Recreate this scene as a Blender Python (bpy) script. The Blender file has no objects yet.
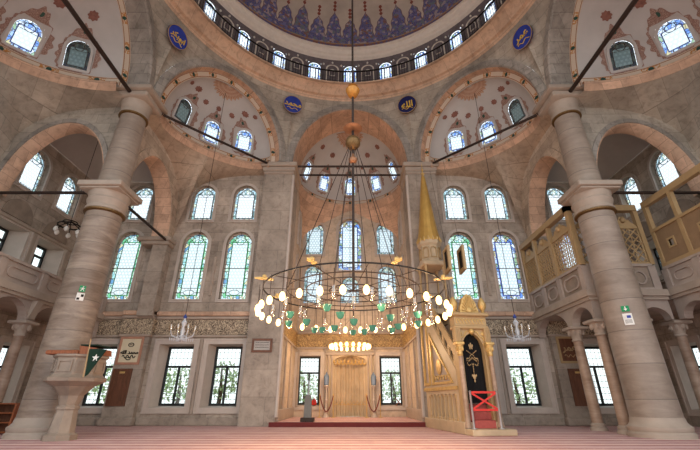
import bpy, math, random
from math import sin, cos, pi, radians, sqrt
from mathutils import Vector, Matrix
random.seed(4)
SC = bpy.context.scene
COL = SC.collection

# ------------------------------------------------------------------ helpers
def lin(r, g, b):
    return tuple((c/255/12.92 if c/255 <= .04045 else ((c/255+.055)/1.055)**2.4) for c in (r, g, b))

def V3(p): return Vector(p)

class MB:
    def __init__(s): s.v = []; s.f = []; s.uv = []
    def add(s, verts, faces, uvs=None):
        b = len(s.v); s.v += [tuple(p) for p in verts]
        for i, f in enumerate(faces):
            s.f.append(tuple(b+k for k in f)); s.uv.append(uvs[i] if uvs else None)
        return s
    def box(s, x0, x1, y0, y1, z0, z1):
        v = [(x, y, z) for z in (z0, z1) for y in (y0, y1) for x in (x0, x1)]
        return s.add(v, [(0, 2, 3, 1), (4, 5, 7, 6), (0, 1, 5, 4), (2, 6, 7, 3), (0, 4, 6, 2), (1, 3, 7, 5)])
    def bevbox(s, x0, x1, y0, y1, z0, z1, b=.02):
        # box with chamfered vertical and top/bottom edges (stacked loops)
        def loop(i, z):
            return [(x0+i+b, y0+i, z), (x1-i-b, y0+i, z), (x1-i, y0+i+b, z), (x1-i, y1-i-b, z),
                    (x1-i-b, y1-i, z), (x0+i+b, y1-i, z), (x0+i, y1-i-b, z), (x0+i, y0+i+b, z)]
        L = [loop(b, z0), loop(0, z0+b), loop(0, z1-b), loop(b, z1)]
        return s.skin(L, caps=True)
    def skin(s, loops, caps=True, closed=True):
        n = len(loops[0]); b = len(s.v)
        for l in loops: s.v += [tuple(p) for p in l]
        for i in range(len(loops)-1):
            for j in range(n if closed else n-1):
                k = (j+1) % n
                s.f.append((b+i*n+j, b+i*n+k, b+(i+1)*n+k, b+(i+1)*n+j)); s.uv.append(None)
        if caps:
            s.f.append(tuple(b+j for j in reversed(range(n)))); s.uv.append(None)
            s.f.append(tuple(b+(len(loops)-1)*n+j for j in range(n))); s.uv.append(None)
        return s
    def lathe(s, prof, c=(0, 0, 0), n=24, caps=True, ph=0):
        return s.skin([[(c[0]+r*cos(2*pi*j/n+ph), c[1]+r*sin(2*pi*j/n+ph), c[2]+z) for j in range(n)] for r, z in prof], caps)
    def tube(s, path, r, n=6, closed=False):
        P = [V3(p) for p in path]; m = len(P); loops = []
        prev = None
        for i, p in enumerate(P):
            if closed: d = P[(i+1) % m]-P[i-1]
            else: d = P[min(i+1, m-1)]-P[max(i-1, 0)]
            d.normalize()
            if prev is None:
                a = d.cross(V3((0, 0, 1)))
                if a.length < 1e-3: a = d.cross(V3((1, 0, 0)))
            else: a = prev-d*prev.dot(d)
            a.normalize(); prev = a; b = d.cross(a)
            rr = r[i] if isinstance(r, (list, tuple)) else r
            loops.append([p+a*rr*cos(2*pi*k/n)+b*rr*sin(2*pi*k/n) for k in range(n)])
        if closed: loops.append(loops[0])
        return s.skin(loops, caps=not closed)
    def loft(s, rows, uvs=None):
        n = len(rows[0]); b = len(s.v); m = len(rows)
        for r in rows: s.v += [tuple(p) for p in r]
        for i in range(m-1):
            for j in range(n-1):
                s.f.append((b+i*n+j, b+i*n+j+1, b+(i+1)*n+j+1, b+(i+1)*n+j))
                q = [(i, j), (i, j+1), (i+1, j+1), (i+1, j)]
                s.uv.append([uvs(a, c) for a, c in q] if uvs else [(c/(n-1), a/(m-1)) for a, c in q])
        return s
    def prism(s, poly, fr, d0, d1):
        """poly in plane coords; fr(a,b,d) -> world"""
        return s.skin([[fr(a, b, d0) for a, b in poly], [fr(a, b, d1) for a, b in poly]])
    def ring(s, outer, inner, fr, d0, d1):
        n = len(outer)
        L = [[fr(a, b, d0) for a, b in outer], [fr(a, b, d1) for a, b in outer], [fr(a, b, d1) for a, b in inner], [fr(a, b, d0) for a, b in inner]]
        L.append(L[0])
        return s.skin(L, caps=False)
    def ell(s, c, rx, ry, rz, n=10, m=6):
        return s.skin([[(c[0]+rx*cos(2*pi*j/n)*cos(t), c[1]+ry*sin(2*pi*j/n)*cos(t), c[2]+rz*sin(t)) for j in range(n)]
                       for t in [(-.48+.96*i/m)*pi for i in range(m+1)]])
    def xf(s, fn): s.v = [tuple(fn(p)) for p in s.v]; return s
    def build(s, name, mat, parent=None, smooth=False, org=None, **props):
        if parent is not None: o0 = V3(parent['_w']) if '_w' in parent else V3((0, 0, 0))
        elif org is not None: o0 = V3(org)
        else:
            xs, ys, zs = zip(*s.v)
            o0 = V3(((min(xs)+max(xs))/2, (min(ys)+max(ys))/2, min(zs)))
        me = bpy.data.meshes.new(name)
        me.from_pydata([(p[0]-o0.x, p[1]-o0.y, p[2]-o0.z) for p in s.v], [], s.f)
        if any(u is not None for u in s.uv):
            L = me.uv_layers.new(name='UVMap')
            for poly, u in zip(me.polygons, s.uv):
                if u:
                    for k, li in enumerate(poly.loop_indices): L.data[li].uv = u[k]
        me.materials.append(mat)
        if smooth:
            me.polygons.foreach_set('use_smooth', [True]*len(me.polygons))
            if smooth == 'auto':
                try: me.set_sharp_from_angle(angle=radians(40))
                except Exception: pass
        me.update()
        o = bpy.data.objects.new(name, me); COL.objects.link(o)
        if parent is not None: o.parent = parent
        else: o.location = o0
        o['_w'] = tuple(o0)
        setp(o, **props)
        return o

def setp(o, label=None, cat=None, group=None, kind=None):
    if label: o['label'] = label
    if cat: o['category'] = cat
    if group: o['group'] = group
    if kind: o['kind'] = kind
    return o

def empty(name, loc, **props):
    o = bpy.data.objects.new(name, None); COL.objects.link(o)
    o.location = loc; o['_w'] = tuple(loc); o.empty_display_size = .2
    return setp(o, **props)

def dup(root, loc=None, rz=None, **props):
    def rec(o, par):
        c = o.copy(); COL.objects.link(c); c.parent = par
        for ch in kids.get(o.name, []): rec(ch, c)
        return c
    kids = {}
    for o in list(COL.objects):
        if o.parent: kids.setdefault(o.parent.name, []).append(o)
    r = rec(root, None)
    if loc is not None: r.location = loc
    if rz is not None: r.rotation_euler = (0, 0, rz)
    return setp(r, **props)

def plate(outer, holes, fr, d0, d1):
    """flat wall with holes, filled by the curve tessellator; returns MB"""
    cu = bpy.data.curves.new('tmp', 'CURVE'); cu.dimensions = '2D'; cu.fill_mode = 'BOTH'
    cu.extrude = .5
    for poly in [outer]+holes:
        sp = cu.splines.new('POLY'); sp.points.add(len(poly)-1); sp.use_cyclic_u = True
        for p, q in zip(sp.points, poly): p.co = (q[0], q[1], 0, 1)
    ob = bpy.data.objects.new('tmp', cu); COL.objects.link(ob)
    dg = bpy.context.evaluated_depsgraph_get(); dg.update()
    me = ob.evaluated_get(dg).to_mesh()
    mb = MB()
    mb.add([fr(v.co.x, v.co.y, d0+(v.co.z+.5)*(d1-d0)) for v in me.vertices], [tuple(p.vertices) for p in me.polygons])
    ob.evaluated_get(dg).to_mesh_clear()
    bpy.data.objects.remove(ob); bpy.data.curves.remove(cu)
    return mb

def archpoly(w, h, n=10, rise=None, cx=0, z0=0):
    """outline of an opening: flat sill, upright sides, elliptical head"""
    rise = w/2 if rise is None else rise
    P = [(cx-w/2, z0), (cx+w/2, z0)]
    for i in range(n+1):
        t = pi*i/n
        P.append((cx+w/2*cos(t), z0+h-rise+rise*sin(t)))
    return P
def rectpoly(w, h, cx=0, z0=0):
    return [(cx-w/2, z0), (cx+w/2, z0), (cx+w/2, z0+h), (cx-w/2, z0+h)]

def frame_of(o, u, n):
    """plane frame: a along u, b along z', d along n (pointing INTO the room)"""
    o, u, n = V3(o), V3(u).normalized(), V3(n).normalized(); b = n.cross(u)
    if b.z < 0: b = -b
    return lambda x, y, d: tuple(o+u*x+b*y+n*d)

# ------------------------------------------------------------------ materials
def newmat(name):
    m = bpy.data.materials.new(name); m.use_nodes = True
    nt = m.node_tree
    for n in list(nt.nodes): nt.nodes.remove(n)
    return m, nt
class N:
    def __init__(s, nt): s.nt = nt
    def n(s, t, **k):
        x = s.nt.nodes.new(t)
        for a, b in k.items(): setattr(x, a, b)
        return x
    def set(s, sock, v):
        if hasattr(v, 'is_output') or isinstance(v, bpy.types.NodeSocket): s.nt.links.new(v, sock)
        else:
            if sock.type == 'RGBA' and len(v) == 3: v = (*v, 1)
            sock.default_value = v
    def math(s, op, a, b=0, c=None):
        x = s.n('ShaderNodeMath', operation=op); s.set(x.inputs[0], a); s.set(x.inputs[1], b)
        if c is not None: s.set(x.inputs[2], c)
        return x.outputs[0]
    def mix(s, f, a, b, mode='MIX'):
        x = s.n('ShaderNodeMix', data_type='RGBA', blend_type=mode)
        s.set(x.inputs[0], f); s.set(x.inputs[6], a); s.set(x.inputs[7], b); return x.outputs[2]
    def ramp(s, f, stops, interp='LINEAR'):
        x = s.n('ShaderNodeValToRGB'); cr = x.color_ramp; cr.interpolation = interp
        while len(cr.elements) < len(stops): cr.elements.new(.5)
        for e, (p, c) in zip(cr.elements, stops):
            e.position = p; e.color = (*c, 1) if len(c) == 3 else c
        s.set(x.inputs[0], f); return x.outputs[0]
    def noise(s, vec, scale, detail=4, rough=.55, dist=0):
        x = s.n('ShaderNodeTexNoise'); s.set(x.inputs['Vector'], vec)
        x.inputs['Scale'].default_value = scale; x.inputs['Detail'].default_value = detail
        x.inputs['Roughness'].default_value = rough; x.inputs['Distortion'].default_value = dist
        return x.outputs[0]
    def vor(s, vec, scale, feature='F1', rnd=1, out=None, dim='3D'):
        x = s.n('ShaderNodeTexVoronoi', feature=feature, voronoi_dimensions=dim); s.set(x.inputs['Vector'], vec)
        x.inputs['Scale'].default_value = scale; x.inputs['Randomness'].default_value = rnd
        return x.outputs[out or 'Distance']
    def pos(s): return s.n('ShaderNodeNewGeometry').outputs['Position']
    def uvc(s): return s.n('ShaderNodeTexCoord').outputs['UV']
    def sep(s, v):
        x = s.n('ShaderNodeSeparateXYZ'); s.set(x.inputs[0], v); return x.outputs
    def comb(s, x=0, y=0, z=0):
        c = s.n('ShaderNodeCombineXYZ')
        for i, q in enumerate((x, y, z)): s.set(c.inputs[i], q)
        return c.outputs[0]
    def out(s, col, rough=.7, metal=0, bump=None, bstr=.2, bdist=.02, spec=.3):
        b = s.n('ShaderNodeBsdfPrincipled'); s.set(b.inputs['Base Color'], col)
        s.set(b.inputs['Roughness'], rough); s.set(b.inputs['Metallic'], metal)
        b.inputs['Specular IOR Level'].default_value = spec
        if bump is not None:
            bp = s.n('ShaderNodeBump'); s.set(bp.inputs['Height'], bump)
            bp.inputs['Strength'].default_value = bstr; bp.inputs['Distance'].default_value = bdist
            s.nt.links.new(bp.outputs[0], b.inputs['Normal'])
        o = s.n('ShaderNodeOutputMaterial'); s.nt.links.new(b.outputs[0], o.inputs[0])
        return b

def scale_c(c, k): return tuple(min(1, x*k) for x in c)

def stone(name, rgb, var=.16, bw=1.15, bh=.5, stain=.35, mortar=.66, rough=.75, radial=False):
    m, nt = newmat(name); g = N(nt); p = g.pos(); S = g.sep(p)
    u = g.math('SUBTRACT', g.math('ABSOLUTE', S[0]), S[1])
    br = g.n('ShaderNodeTexBrick'); g.set(br.inputs['Vector'], g.comb(u, S[2], 0))
    br.inputs['Scale'].default_value = 1; br.inputs['Brick Width'].default_value = bw; br.inputs['Row Height'].default_value = bh
    br.inputs['Mortar Size'].default_value = .011; br.inputs['Mortar Smooth'].default_value = .3; br.inputs['Bias'].default_value = 0
    c = lin(*rgb)
    g.set(br.inputs['Color1'], scale_c(c, 1-var)); g.set(br.inputs['Color2'], scale_c(c, 1+var)); g.set(br.inputs['Mortar'], scale_c(c, mortar))
    n1 = g.noise(p, .5, 6, .65); n2 = g.noise(p, 3.5, 6, .7, .6); 
    st = g.ramp(n1, [(.3, (1-stain, 1-stain*1.02, 1-stain*1.05)), (.7, (1+stain*.4,)*3)])
    f2 = g.ramp(n2, [(.25, (.60, .57, .55)), (.48, (.98, .98, .98)), (.8, (1.22, 1.2, 1.17))])
    col = g.mix(1, g.mix(1, br.outputs[0], st, 'MULTIPLY'), f2, 'MULTIPLY')
    g.out(col, rough, bump=n2, bstr=.45, bdist=.03)
    return m

def veined(name, rgb, rgb2, joint=.95, rough=.45, stretch=4.0):
    """column marble: drum joints by height, streaks along the bedding"""
    m, nt = newmat(name); g = N(nt); p = g.pos(); S = g.sep(p)
    q = g.comb(g.math('MULTIPLY', S[0], .9), g.math('MULTIPLY', S[1], .9), g.math('MULTIPLY', S[2], stretch))
    n1 = g.noise(q, .9, 8, .68, .8); n2 = g.noise(p, 1.3, 5, .6)
    col = g.mix(g.ramp(n1, [(.3, (0,)*3), (.72, (1,)*3)]), lin(*rgb2), lin(*rgb))
    col = g.mix(1, col, g.ramp(n2, [(.25, (.78, .76, .76)), (.75, (1.1,)*3)]), 'MULTIPLY')
    jm = g.math('FRACT', g.math('DIVIDE', S[2], joint))
    j = g.math('LESS_THAN', jm, .022)
    cell = g.math('FLOOR', g.math('DIVIDE', S[2], joint))
    wn = g.n('ShaderNodeTexWhiteNoise', noise_dimensions='1D'); g.set(wn.inputs['W'], cell)
    col = g.mix(1, col, g.ramp(wn.outputs[0], [(0, (.88, .86, .84)), (1, (1.08, 1.07, 1.06))]), 'MULTIPLY')
    col = g.mix(g.math('MULTIPLY', j, .55), col, (.08, .065, .055))
    g.out(col, rough, bump=n1, bstr=.06)
    return m

def plain(name, rgb, rough=.6, metal=0, var=.12, sc=4, spec=.3, bump=.08):
    m, nt = newmat(name); g = N(nt); n = g.noise(g.pos(), sc, 5, .6)
    c = lin(*rgb)
    col = g.ramp(n, [(.25, scale_c(c, 1-var)), (.75, scale_c(c, 1+var))])
    g.out(col, rough, metal, bump=n, bstr=bump, spec=spec)
    return m

def wood(name, rgb, rough=.45):
    m, nt = newmat(name); g = N(nt); S = g.sep(g.pos())
    q = g.comb(g.math('MULTIPLY', S[0], 6), g.math('MULTIPLY', S[1], 6), S[2])
    n = g.noise(q, 2.2, 6, .6, .8); c = lin(*rgb)
    g.out(g.ramp(n, [(.25, scale_c(c, .6)), (.75, scale_c(c, 1.35))]), rough, bump=n, bstr=.1)
    return m

def emis(name, rgb, strength):
    m, nt = newmat(name); g = N(nt)
    e = g.n('ShaderNodeEmission'); g.set(e.inputs[0], lin(*rgb)); e.inputs[1].default_value = strength
    o = g.n('ShaderNodeOutputMaterial'); nt.links.new(e.outputs[0], o.inputs[0])
    return m

def glass_mat(name, w, h, centre, cells, bd=.17, rise=None, cs=6.5, line=.0, k=1.0, hexs=6.5, edge=(60, 150, 90)):
    """coloured leaded glass: UV runs 0..1 over the pane"""
    m, nt = newmat(name); g = N(nt); U = g.sep(g.uvc())
    x = g.math('MULTIPLY', U[0], w); z = g.math('MULTIPLY', U[1], h)
    dx = g.math('SUBTRACT', w/2, g.math('ABSOLUTE', g.math('SUBTRACT', x, w/2)))
    d = g.math('MINIMUM', dx, g.math('MINIMUM', z, g.math('SUBTRACT', h-w*.22, z)))
    bm = g.math('LESS_THAN', d, bd)
    vec = g.comb(x, z, 0)
    cellc = g.vor(g.comb(g.math('MULTIPLY', x, 1.6), z, 0), cs*.75, 'F1', .9, 'Color', '2D')
    stops = [((i+.001)/len(cells), lin(*c)) for i, c in enumerate(cells)]
    bc = g.ramp(g.sep(cellc)[0], stops, 'CONSTANT')
    row = g.math('FLOOR', g.math('MULTIPLY', z, hexs))
    off = g.math('MULTIPLY', g.math('MODULO', row, 2), .5)
    hx = g.math('SUBTRACT', g.math('FRACT', g.math('ADD', g.math('MULTIPLY', x, hexs), off)), .5)
    hz = g.math('SUBTRACT', g.math('FRACT', g.math('MULTIPLY', z, hexs)), .5)
    rr = g.math('SQRT', g.math('ADD', g.math('MULTIPLY', hx, hx), g.math('MULTIPLY', hz, hz)))
    cc = g.mix(g.math('LESS_THAN', rr, .3), scale_c(lin(*centre), .74), lin(*centre))
    e2 = g.vor(g.comb(g.math('MULTIPLY', x, 1.6), z, 0), cs*.75, 'DISTANCE_TO_EDGE', .9, None, '2D')
    bc = g.mix(g.math('LESS_THAN', e2, .06), bc, (.06, .06, .06))
    bc = g.mix(g.math('LESS_THAN', g.math('ABSOLUTE', g.math('SUBTRACT', d, bd*.9)), .022), bc, lin(*edge))
    col = g.mix(bm, cc, bc)
    if k != 1: col = g.mix(1, col, (k, k, k), 'MULTIPLY')
    t = g.n('ShaderNodeBsdfTransparent'); g.set(t.inputs[0], col)
    gl = g.n('ShaderNodeBsdfGlossy'); gl.inputs['Roughness'].default_value = .15
    ms = g.n('ShaderNodeMixShader'); ms.inputs[0].default_value = .05
    nt.links.new(t.outputs[0], ms.inputs[1]); nt.links.new(gl.outputs[0], ms.inputs[2])
    o = g.n('ShaderNodeOutputMaterial'); nt.links.new(ms.outputs[0], o.inputs[0])
    return m

def clear_glass(name, rgb, mixv=.12, rough=.1):
    m, nt = newmat(name); g = N(nt)
    t = g.n('ShaderNodeBsdfTransparent'); g.set(t.inputs[0], lin(*rgb))
    gl = g.n('ShaderNodeBsdfGlossy'); gl.inputs['Roughness'].default_value = rough
    ms = g.n('ShaderNodeMixShader'); ms.inputs[0].default_value = mixv
    nt.links.new(t.outputs[0], ms.inputs[1]); nt.links.new(gl.outputs[0], ms.inputs[2])
    o = g.n('ShaderNodeOutputMaterial'); nt.links.new(ms.outputs[0], o.inputs[0])
    return m

def script_mat(name, bg, fg, sc=9):
    """carved inscription band: winding raised strokes over a dark ground"""
    m, nt = newmat(name); g = N(nt); p = g.pos(); S = g.sep(p)
    u = g.math('SUBTRACT', g.math('ABSOLUTE', S[0]), S[1])
    q = g.comb(u, g.math('MULTIPLY', S[2], .8), 0)
    n1 = g.noise(q, sc, 2, .5, 1.6); n2 = g.noise(q, sc*1.7, 2, .5, 2.2)
    a = g.math('LESS_THAN', g.math('ABSOLUTE', g.math('SUBTRACT', n1, .5)), .035)
    b = g.math('LESS_THAN', g.math('ABSOLUTE', g.math('SUBTRACT', n2, .5)), .03)
    k = g.math('MAXIMUM', a, b)
    g.out(g.mix(k, lin(*bg), lin(*fg)), .5, bump=k, bstr=.3)
    return m

def painted_band(name, period=1.0):
    """cream painted border with thin rules, gold sprays and green medallions; u in motif lengths, v across"""
    m, nt = newmat(name); g = N(nt); U = g.sep(g.uvc())
    fu = g.math('SUBTRACT', g.math('FRACT', U[0]), .5); av = g.math('ABSOLUTE', g.math('SUBTRACT', U[1], .5))
    base = lin(196, 178, 158)
    rule = g.math('LESS_THAN', g.math('ABSOLUTE', g.math('SUBTRACT', av, .36)), .05)
    col = g.mix(rule, base, lin(140, 92, 66))
    au = g.math('ABSOLUTE', fu)
    nz = g.noise(g.comb(g.math('MULTIPLY', U[0], 14), g.math('MULTIPLY', U[1], 3), 0), 1.4, 2)
    spray = g.math('MULTIPLY', g.math('LESS_THAN', au, .2), g.math('LESS_THAN', av, .3))
    col = g.mix(g.math('MULTIPLY', spray, g.math('GREATER_THAN', nz, .48)), col, lin(176, 120, 62))
    e = g.math('ADD', g.math('POWER', g.math('DIVIDE', fu, .06), 2), g.math('POWER', g.math('DIVIDE', av, .3), 2))
    col = g.mix(g.math('LESS_THAN', e, 1), col, lin(34, 66, 58))
    g.out(col, .7)
    return m

M = {}
M['wall'] = stone('ashlar_wall', (180, 165, 150), var=.15, stain=.5)
M['pier'] = stone('pier_marble', (166, 152, 138), var=.08, bw=3.2, bh=1.05, stain=.38)
M['apsew'] = stone('apse_marble', (200, 180, 158), var=.06, bw=2.6, bh=1.05, stain=.25, mortar=.8)
M['peach'] = stone('peach_arch_stone', (204, 168, 142), var=.13, bw=.8, bh=.38, stain=.28)
M['pend'] = stone('pendentive_stone', (186, 166, 146), var=.13, bw=1.2, bh=.46, stain=.35)
M['spand'] = stone('spandrel_stone', (174, 163, 149), var=.14, bw=1.2, bh=.46, stain=.38)
M['grey'] = stone('grey_voussoir', (156, 148, 139), var=.13, bw=.55, bh=.42, stain=.4)
M['ringp'] = stone('dome_ring_stone', (208, 176, 150), var=.12, bw=1.0, bh=.5, stain=.25)
M['mould'] = plain('marble_moulding', (166, 150, 135), .6, var=.16, sc=1.6)
M['archit'] = plain('window_architrave_marble', (188, 174, 162), .55, var=.12, sc=2)
M['plaster'] = plain('dome_plaster', (184, 178, 173), .8, var=.10, sc=.9)
M['column'] = veined('column_marble', (168, 152, 136), (116, 99, 86))
M['columng'] = veined('grey_column_marble', (164, 150, 136), (138, 123, 110))
M['smallcol'] = veined('small_column_marble', (182, 158, 138), (138, 112, 92), joint=9)
M['gallery'] = plain('gallery_marble', (168, 152, 140), .55, var=.22, sc=1.4)
M['panelst'] = plain('grey_panel_marble', (142, 126, 111), .5, var=.28, sc=2.2)
M['iron'] = plain('dark_iron', (58, 46, 40), .55, .4, .25, 3)
M['black'] = plain('black_iron', (22, 20, 20), .5, .3)
M['lead'] = plain('window_lead', (74, 66, 58), .6, .2)
M['gold'] = plain('gilding', (196, 162, 102), .42, .35, .2, 7, bump=.25)
M['goldpaint'] = plain('gold_paint', (172, 144, 104), .5, .1, .1, 5)
M['coneg'] = plain('gilt_lead_cone', (196, 156, 84), .42, .45, .2, 2)
M['amber'] = plain('amber_glass', (186, 128, 58), .2, .2, .25, 9)
M['copper'] = plain('copper', (156, 112, 82), .45, .4)
M['bronze'] = plain('pierced_bronze', (120, 92, 58), .45, .6, .4, 24)
M['wood'] = wood('walnut_wood', (104, 66, 46))
M['woodl'] = wood('red_brown_wood', (146, 84, 52))
M['brownp'] = plain('brown_panel', (140, 114, 86), .6)
M['velvet'] = plain('black_velvet', (14, 12, 14), .9)
M['red'] = plain('red_tape', (196, 52, 46), .6)
M['redcar'] = plain('red_stair_carpet', (170, 84, 78), .95, var=.15, sc=12)
M['darkred'] = plain('maroon_carpet_edge', (104, 44, 42), .9)
M['steel'] = plain('brushed_steel', (176, 174, 172), .3, .8)
M['white'] = plain('white_enamel', (226, 222, 214), .5)
M['paper'] = plain('paper', (214, 200, 170), .7, var=.06)
M['ink'] = plain('ink', (30, 24, 20), .7)
M['flag'] = plain('green_cloth', (20, 44, 32), .85)
M['signg'] = plain('sign_green', (22, 140, 84), .5, var=.04)
M['blued'] = plain('cobalt_enamel', (44, 62, 150), .35, var=.2, sc=5)
M['navyd'] = plain('navy_enamel', (26, 32, 84), .35, var=.2, sc=5)
M['milkgreen'] = plain('milky_green_glass', (58, 112, 98), .2, var=.08)
M['lantern'] = plain('blue_grey_glass', (108, 122, 140), .25, .1)
M['crystal'] = plain('crystal_glass', (206, 208, 212), .15, .0, .1, 20, spec=.8)
M['lampglass'] = clear_glass('clear_lamp_glass', (250, 240, 225), .2)
M['bluecrys'] = plain('blue_crystal', (70, 90, 160), .15)
M['drum'] = plain('drum_painted_plaster', (112, 104, 108), .75, var=.3, sc=5)
M['corn'] = plain('dome_cornice_plaster', (226, 218, 208), .75, var=.08)
M['scroll'] = None
M['script'] = script_mat('carved_inscription', (84, 68, 56), (196, 176, 148), 6.5)
M['scriptg'] = script_mat('gilded_inscription', (110, 84, 56), (206, 170, 112), 8)
M['band'] = painted_band('painted_border')
M['leaf'] = plain('tree_leaf', (176, 200, 146), .7, var=.4, sc=6)
M['bark'] = plain('tree_bark', (92, 74, 58), .9)
M['ground'] = plain('courtyard_paving', (170, 165, 155), .9)
M['bulb'] = emis('warm_bulb', (255, 206, 136), 6)
M['yellowgold'] = plain('yellow_gold_leaf', (220, 182, 76), .45, .1, .08)
M['mihrab'] = plain('mihrab_marble', (184, 162, 132), .45, var=.2, sc=1.5)

def scroll_mat():
    m, nt = newmat('painted_rococo_scroll'); g = N(nt); p = g.pos()
    n = g.noise(p, 9, 3, .6, 2.0)
    g.out(g.ramp(n, [(.40, lin(172, 146, 132)), (.45, lin(112, 76, 66)), (.5, lin(164, 134, 120)), (.55, lin(116, 80, 70)), (.61, lin(176, 152, 140))]), .8)
    return m
M['scroll'] = scroll_mat()
M['scrollr'] = plain('painted_rosette', (134, 92, 80), .8, var=.3, sc=9)
def sun_mat():
    m, nt = newmat('painted_sunburst'); g = N(nt); U = g.sep(g.uvc())
    pet = g.math('GREATER_THAN', g.math('SINE', g.math('MULTIPLY', U[0], 150)), .2)
    rg_ = g.math('GREATER_THAN', g.math('SINE', g.math('MULTIPLY', U[1], 22)), .1)
    c = g.mix(pet, lin(182, 150, 128), lin(150, 104, 80)); c = g.mix(g.math('MULTIPLY', rg_, .45), c, lin(190, 164, 142))
    g.out(c, .8); return m
M['sunburst'] = sun_mat()

GREEN = [(224, 246, 238), (120, 200, 150), (206, 236, 240), (170, 220, 220), (236, 246, 240), (110, 160, 200), (196, 236, 206), (216, 210, 170)]
BLUE = [(190, 214, 250), (110, 150, 220), (226, 236, 250), (150, 180, 150), (170, 200, 240), (120, 140, 190), (200, 190, 150), (230, 240, 250)]
PALE = [(200, 226, 226), (150, 180, 176), (226, 238, 238), (176, 204, 214), (120, 150, 150), (214, 226, 206), (160, 186, 200), (230, 240, 240)]
G = {
 'tall': glass_mat('stained_glass_green', 1.25, 3.4, (236, 252, 252), GREEN, .25, k=.7),
 'tallb': glass_mat('stained_glass_blue', 1.25, 3.4, (236, 250, 255), BLUE, .25, k=.7, edge=(70, 90, 170)),
 'mid': glass_mat('stained_glass_arched', 1.2, 2.0, (246, 252, 255), PALE, .2, k=.78, edge=(70, 80, 80)),
 'semi': glass_mat('stained_glass_semidome', .85, 1.25, (240, 250, 255), BLUE, .13, k=.75, edge=(60, 80, 150)),
 'semi_shaded': glass_mat('stained_glass_shaded', .85, 1.25, (120, 130, 126), [(60, 64, 60), (40, 44, 44), (80, 84, 76), (50, 50, 60)], .13, k=.4, edge=(60, 60, 60)),  # darkened tint puts the blocked daylight outside into the pane colour
 'drumw': glass_mat('stained_glass_drum', .66, 1.3, (244, 250, 255), BLUE, .1, cs=9, k=1.0, edge=(70, 90, 160)),
 'apse': glass_mat('stained_glass_apse', 1.0, 2.2, (232, 246, 250), PALE, .2, cs=9, k=.6, edge=(90, 110, 110)),
 'rect': clear_glass('window_glass', (222, 230, 226), .05),
}

# ------------------------------------------------------------------ windows
WN = [0]
def window(fr, w, h, style, arched=True, rec=.2, fw=.2, proud=.05, simple=False, fmat='archit', rise=None):
    """a window: fr(a,b,d) with a=0 at the centre, b=0 at the sill, d into the room"""
    WN[0] += 1
    root = empty('window_%d' % WN[0], fr(0, 0, 0), kind='structure')
    n = 10
    rise = (w*.5 if rise is None else rise)
    inn = archpoly(w, h, n, rise); out = archpoly(w+2*fw, h+2*fw, n, rise+fw); out = [(a, b-fw) for a, b in out]
    f = MB(); f.ring(out, inn, fr, -.02, proud)
    if not simple:
        o2 = [(a*1.0, b) for a, b in archpoly(w+.10, h+.10, n, rise+.05)]; o2 = [(a, b-.05) for a, b in o2]
        f.ring(o2, archpoly(w-.02, h-.02, n, rise-.01), fr, proud-.01, proud+.03)
        f.ring(inn, [(a*.93, b*.97+.02) for a, b in inn], fr, -rec-.03, -rec+.03)
    f.build('window_frame', M[fmat], root)
    p = MB(); P = inn
    p.add([fr(a, b, -rec) for a, b in P], [tuple(range(len(P)))], [[((a+w/2)/w, b/h) for a, b in P]])
    p.build('glass_pane', G[style], root)
    t = MB(); d = -rec+.03; r = .013 if not simple else .012; bd = (.25 if h > 2.8 else .2) if w > .9 else .12
    def ln(*pts, rr=None): t.tube([fr(a, b, d) for a, b in pts], rr or r, 4)
    i2 = archpoly(w-2*bd, h-2*bd, n, rise-bd); i2 = [(a, b+bd) for a, b in i2]
    hs = h-rise
    t.tube([fr(a, b, d) for a, b in [(-w/2+bd, bd), (w/2-bd, bd), (w/2-bd, hs), (-w/2+bd, hs)]], r*1.3, 4, True)
    t.tube([fr(a, b, d) for a, b in i2], r, 4, True)
    cz = hs+rise*.38; cr = min(w*.2, rise*.4)
    t.tube([fr(cr*cos(2*pi*k/12), cz+cr*sin(2*pi*k/12), d) for k in range(12)], r*1.2, 4, True)
    for k in range(5):
        a = pi*(k+.0)/4
        ln((cr*cos(a), cz+cr*sin(a)), ((w/2)*cos(a), hs+rise*sin(a)))
    m = max(3, int(round(h/.42)))
    for k in range(1, m):
        zz = hs*k/m
        for s_ in (-1, 1): ln((s_*w/2, zz), (s_*(w/2-bd), zz))
    for k in (-1, 0, 1): ln((k*w*.22, 0), (k*w*.22, bd))
    if h > 2.6:
        ln((-w/2, hs*.56), (w/2, hs*.56), rr=.02)
        t.tube([fr(.24*cos(2*pi*k/14), .36+.13*sin(2*pi*k/14), d) for k in range(14)], r, 4, True)
        ln((-w/2+bd, .56), (w/2-bd, .56)); ln((-w/2, .36), (-.24, .36)); ln((.24, .36), (w/2, .36))
    t.build('lead_tracery', M['lead'], root)
    return root

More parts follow.
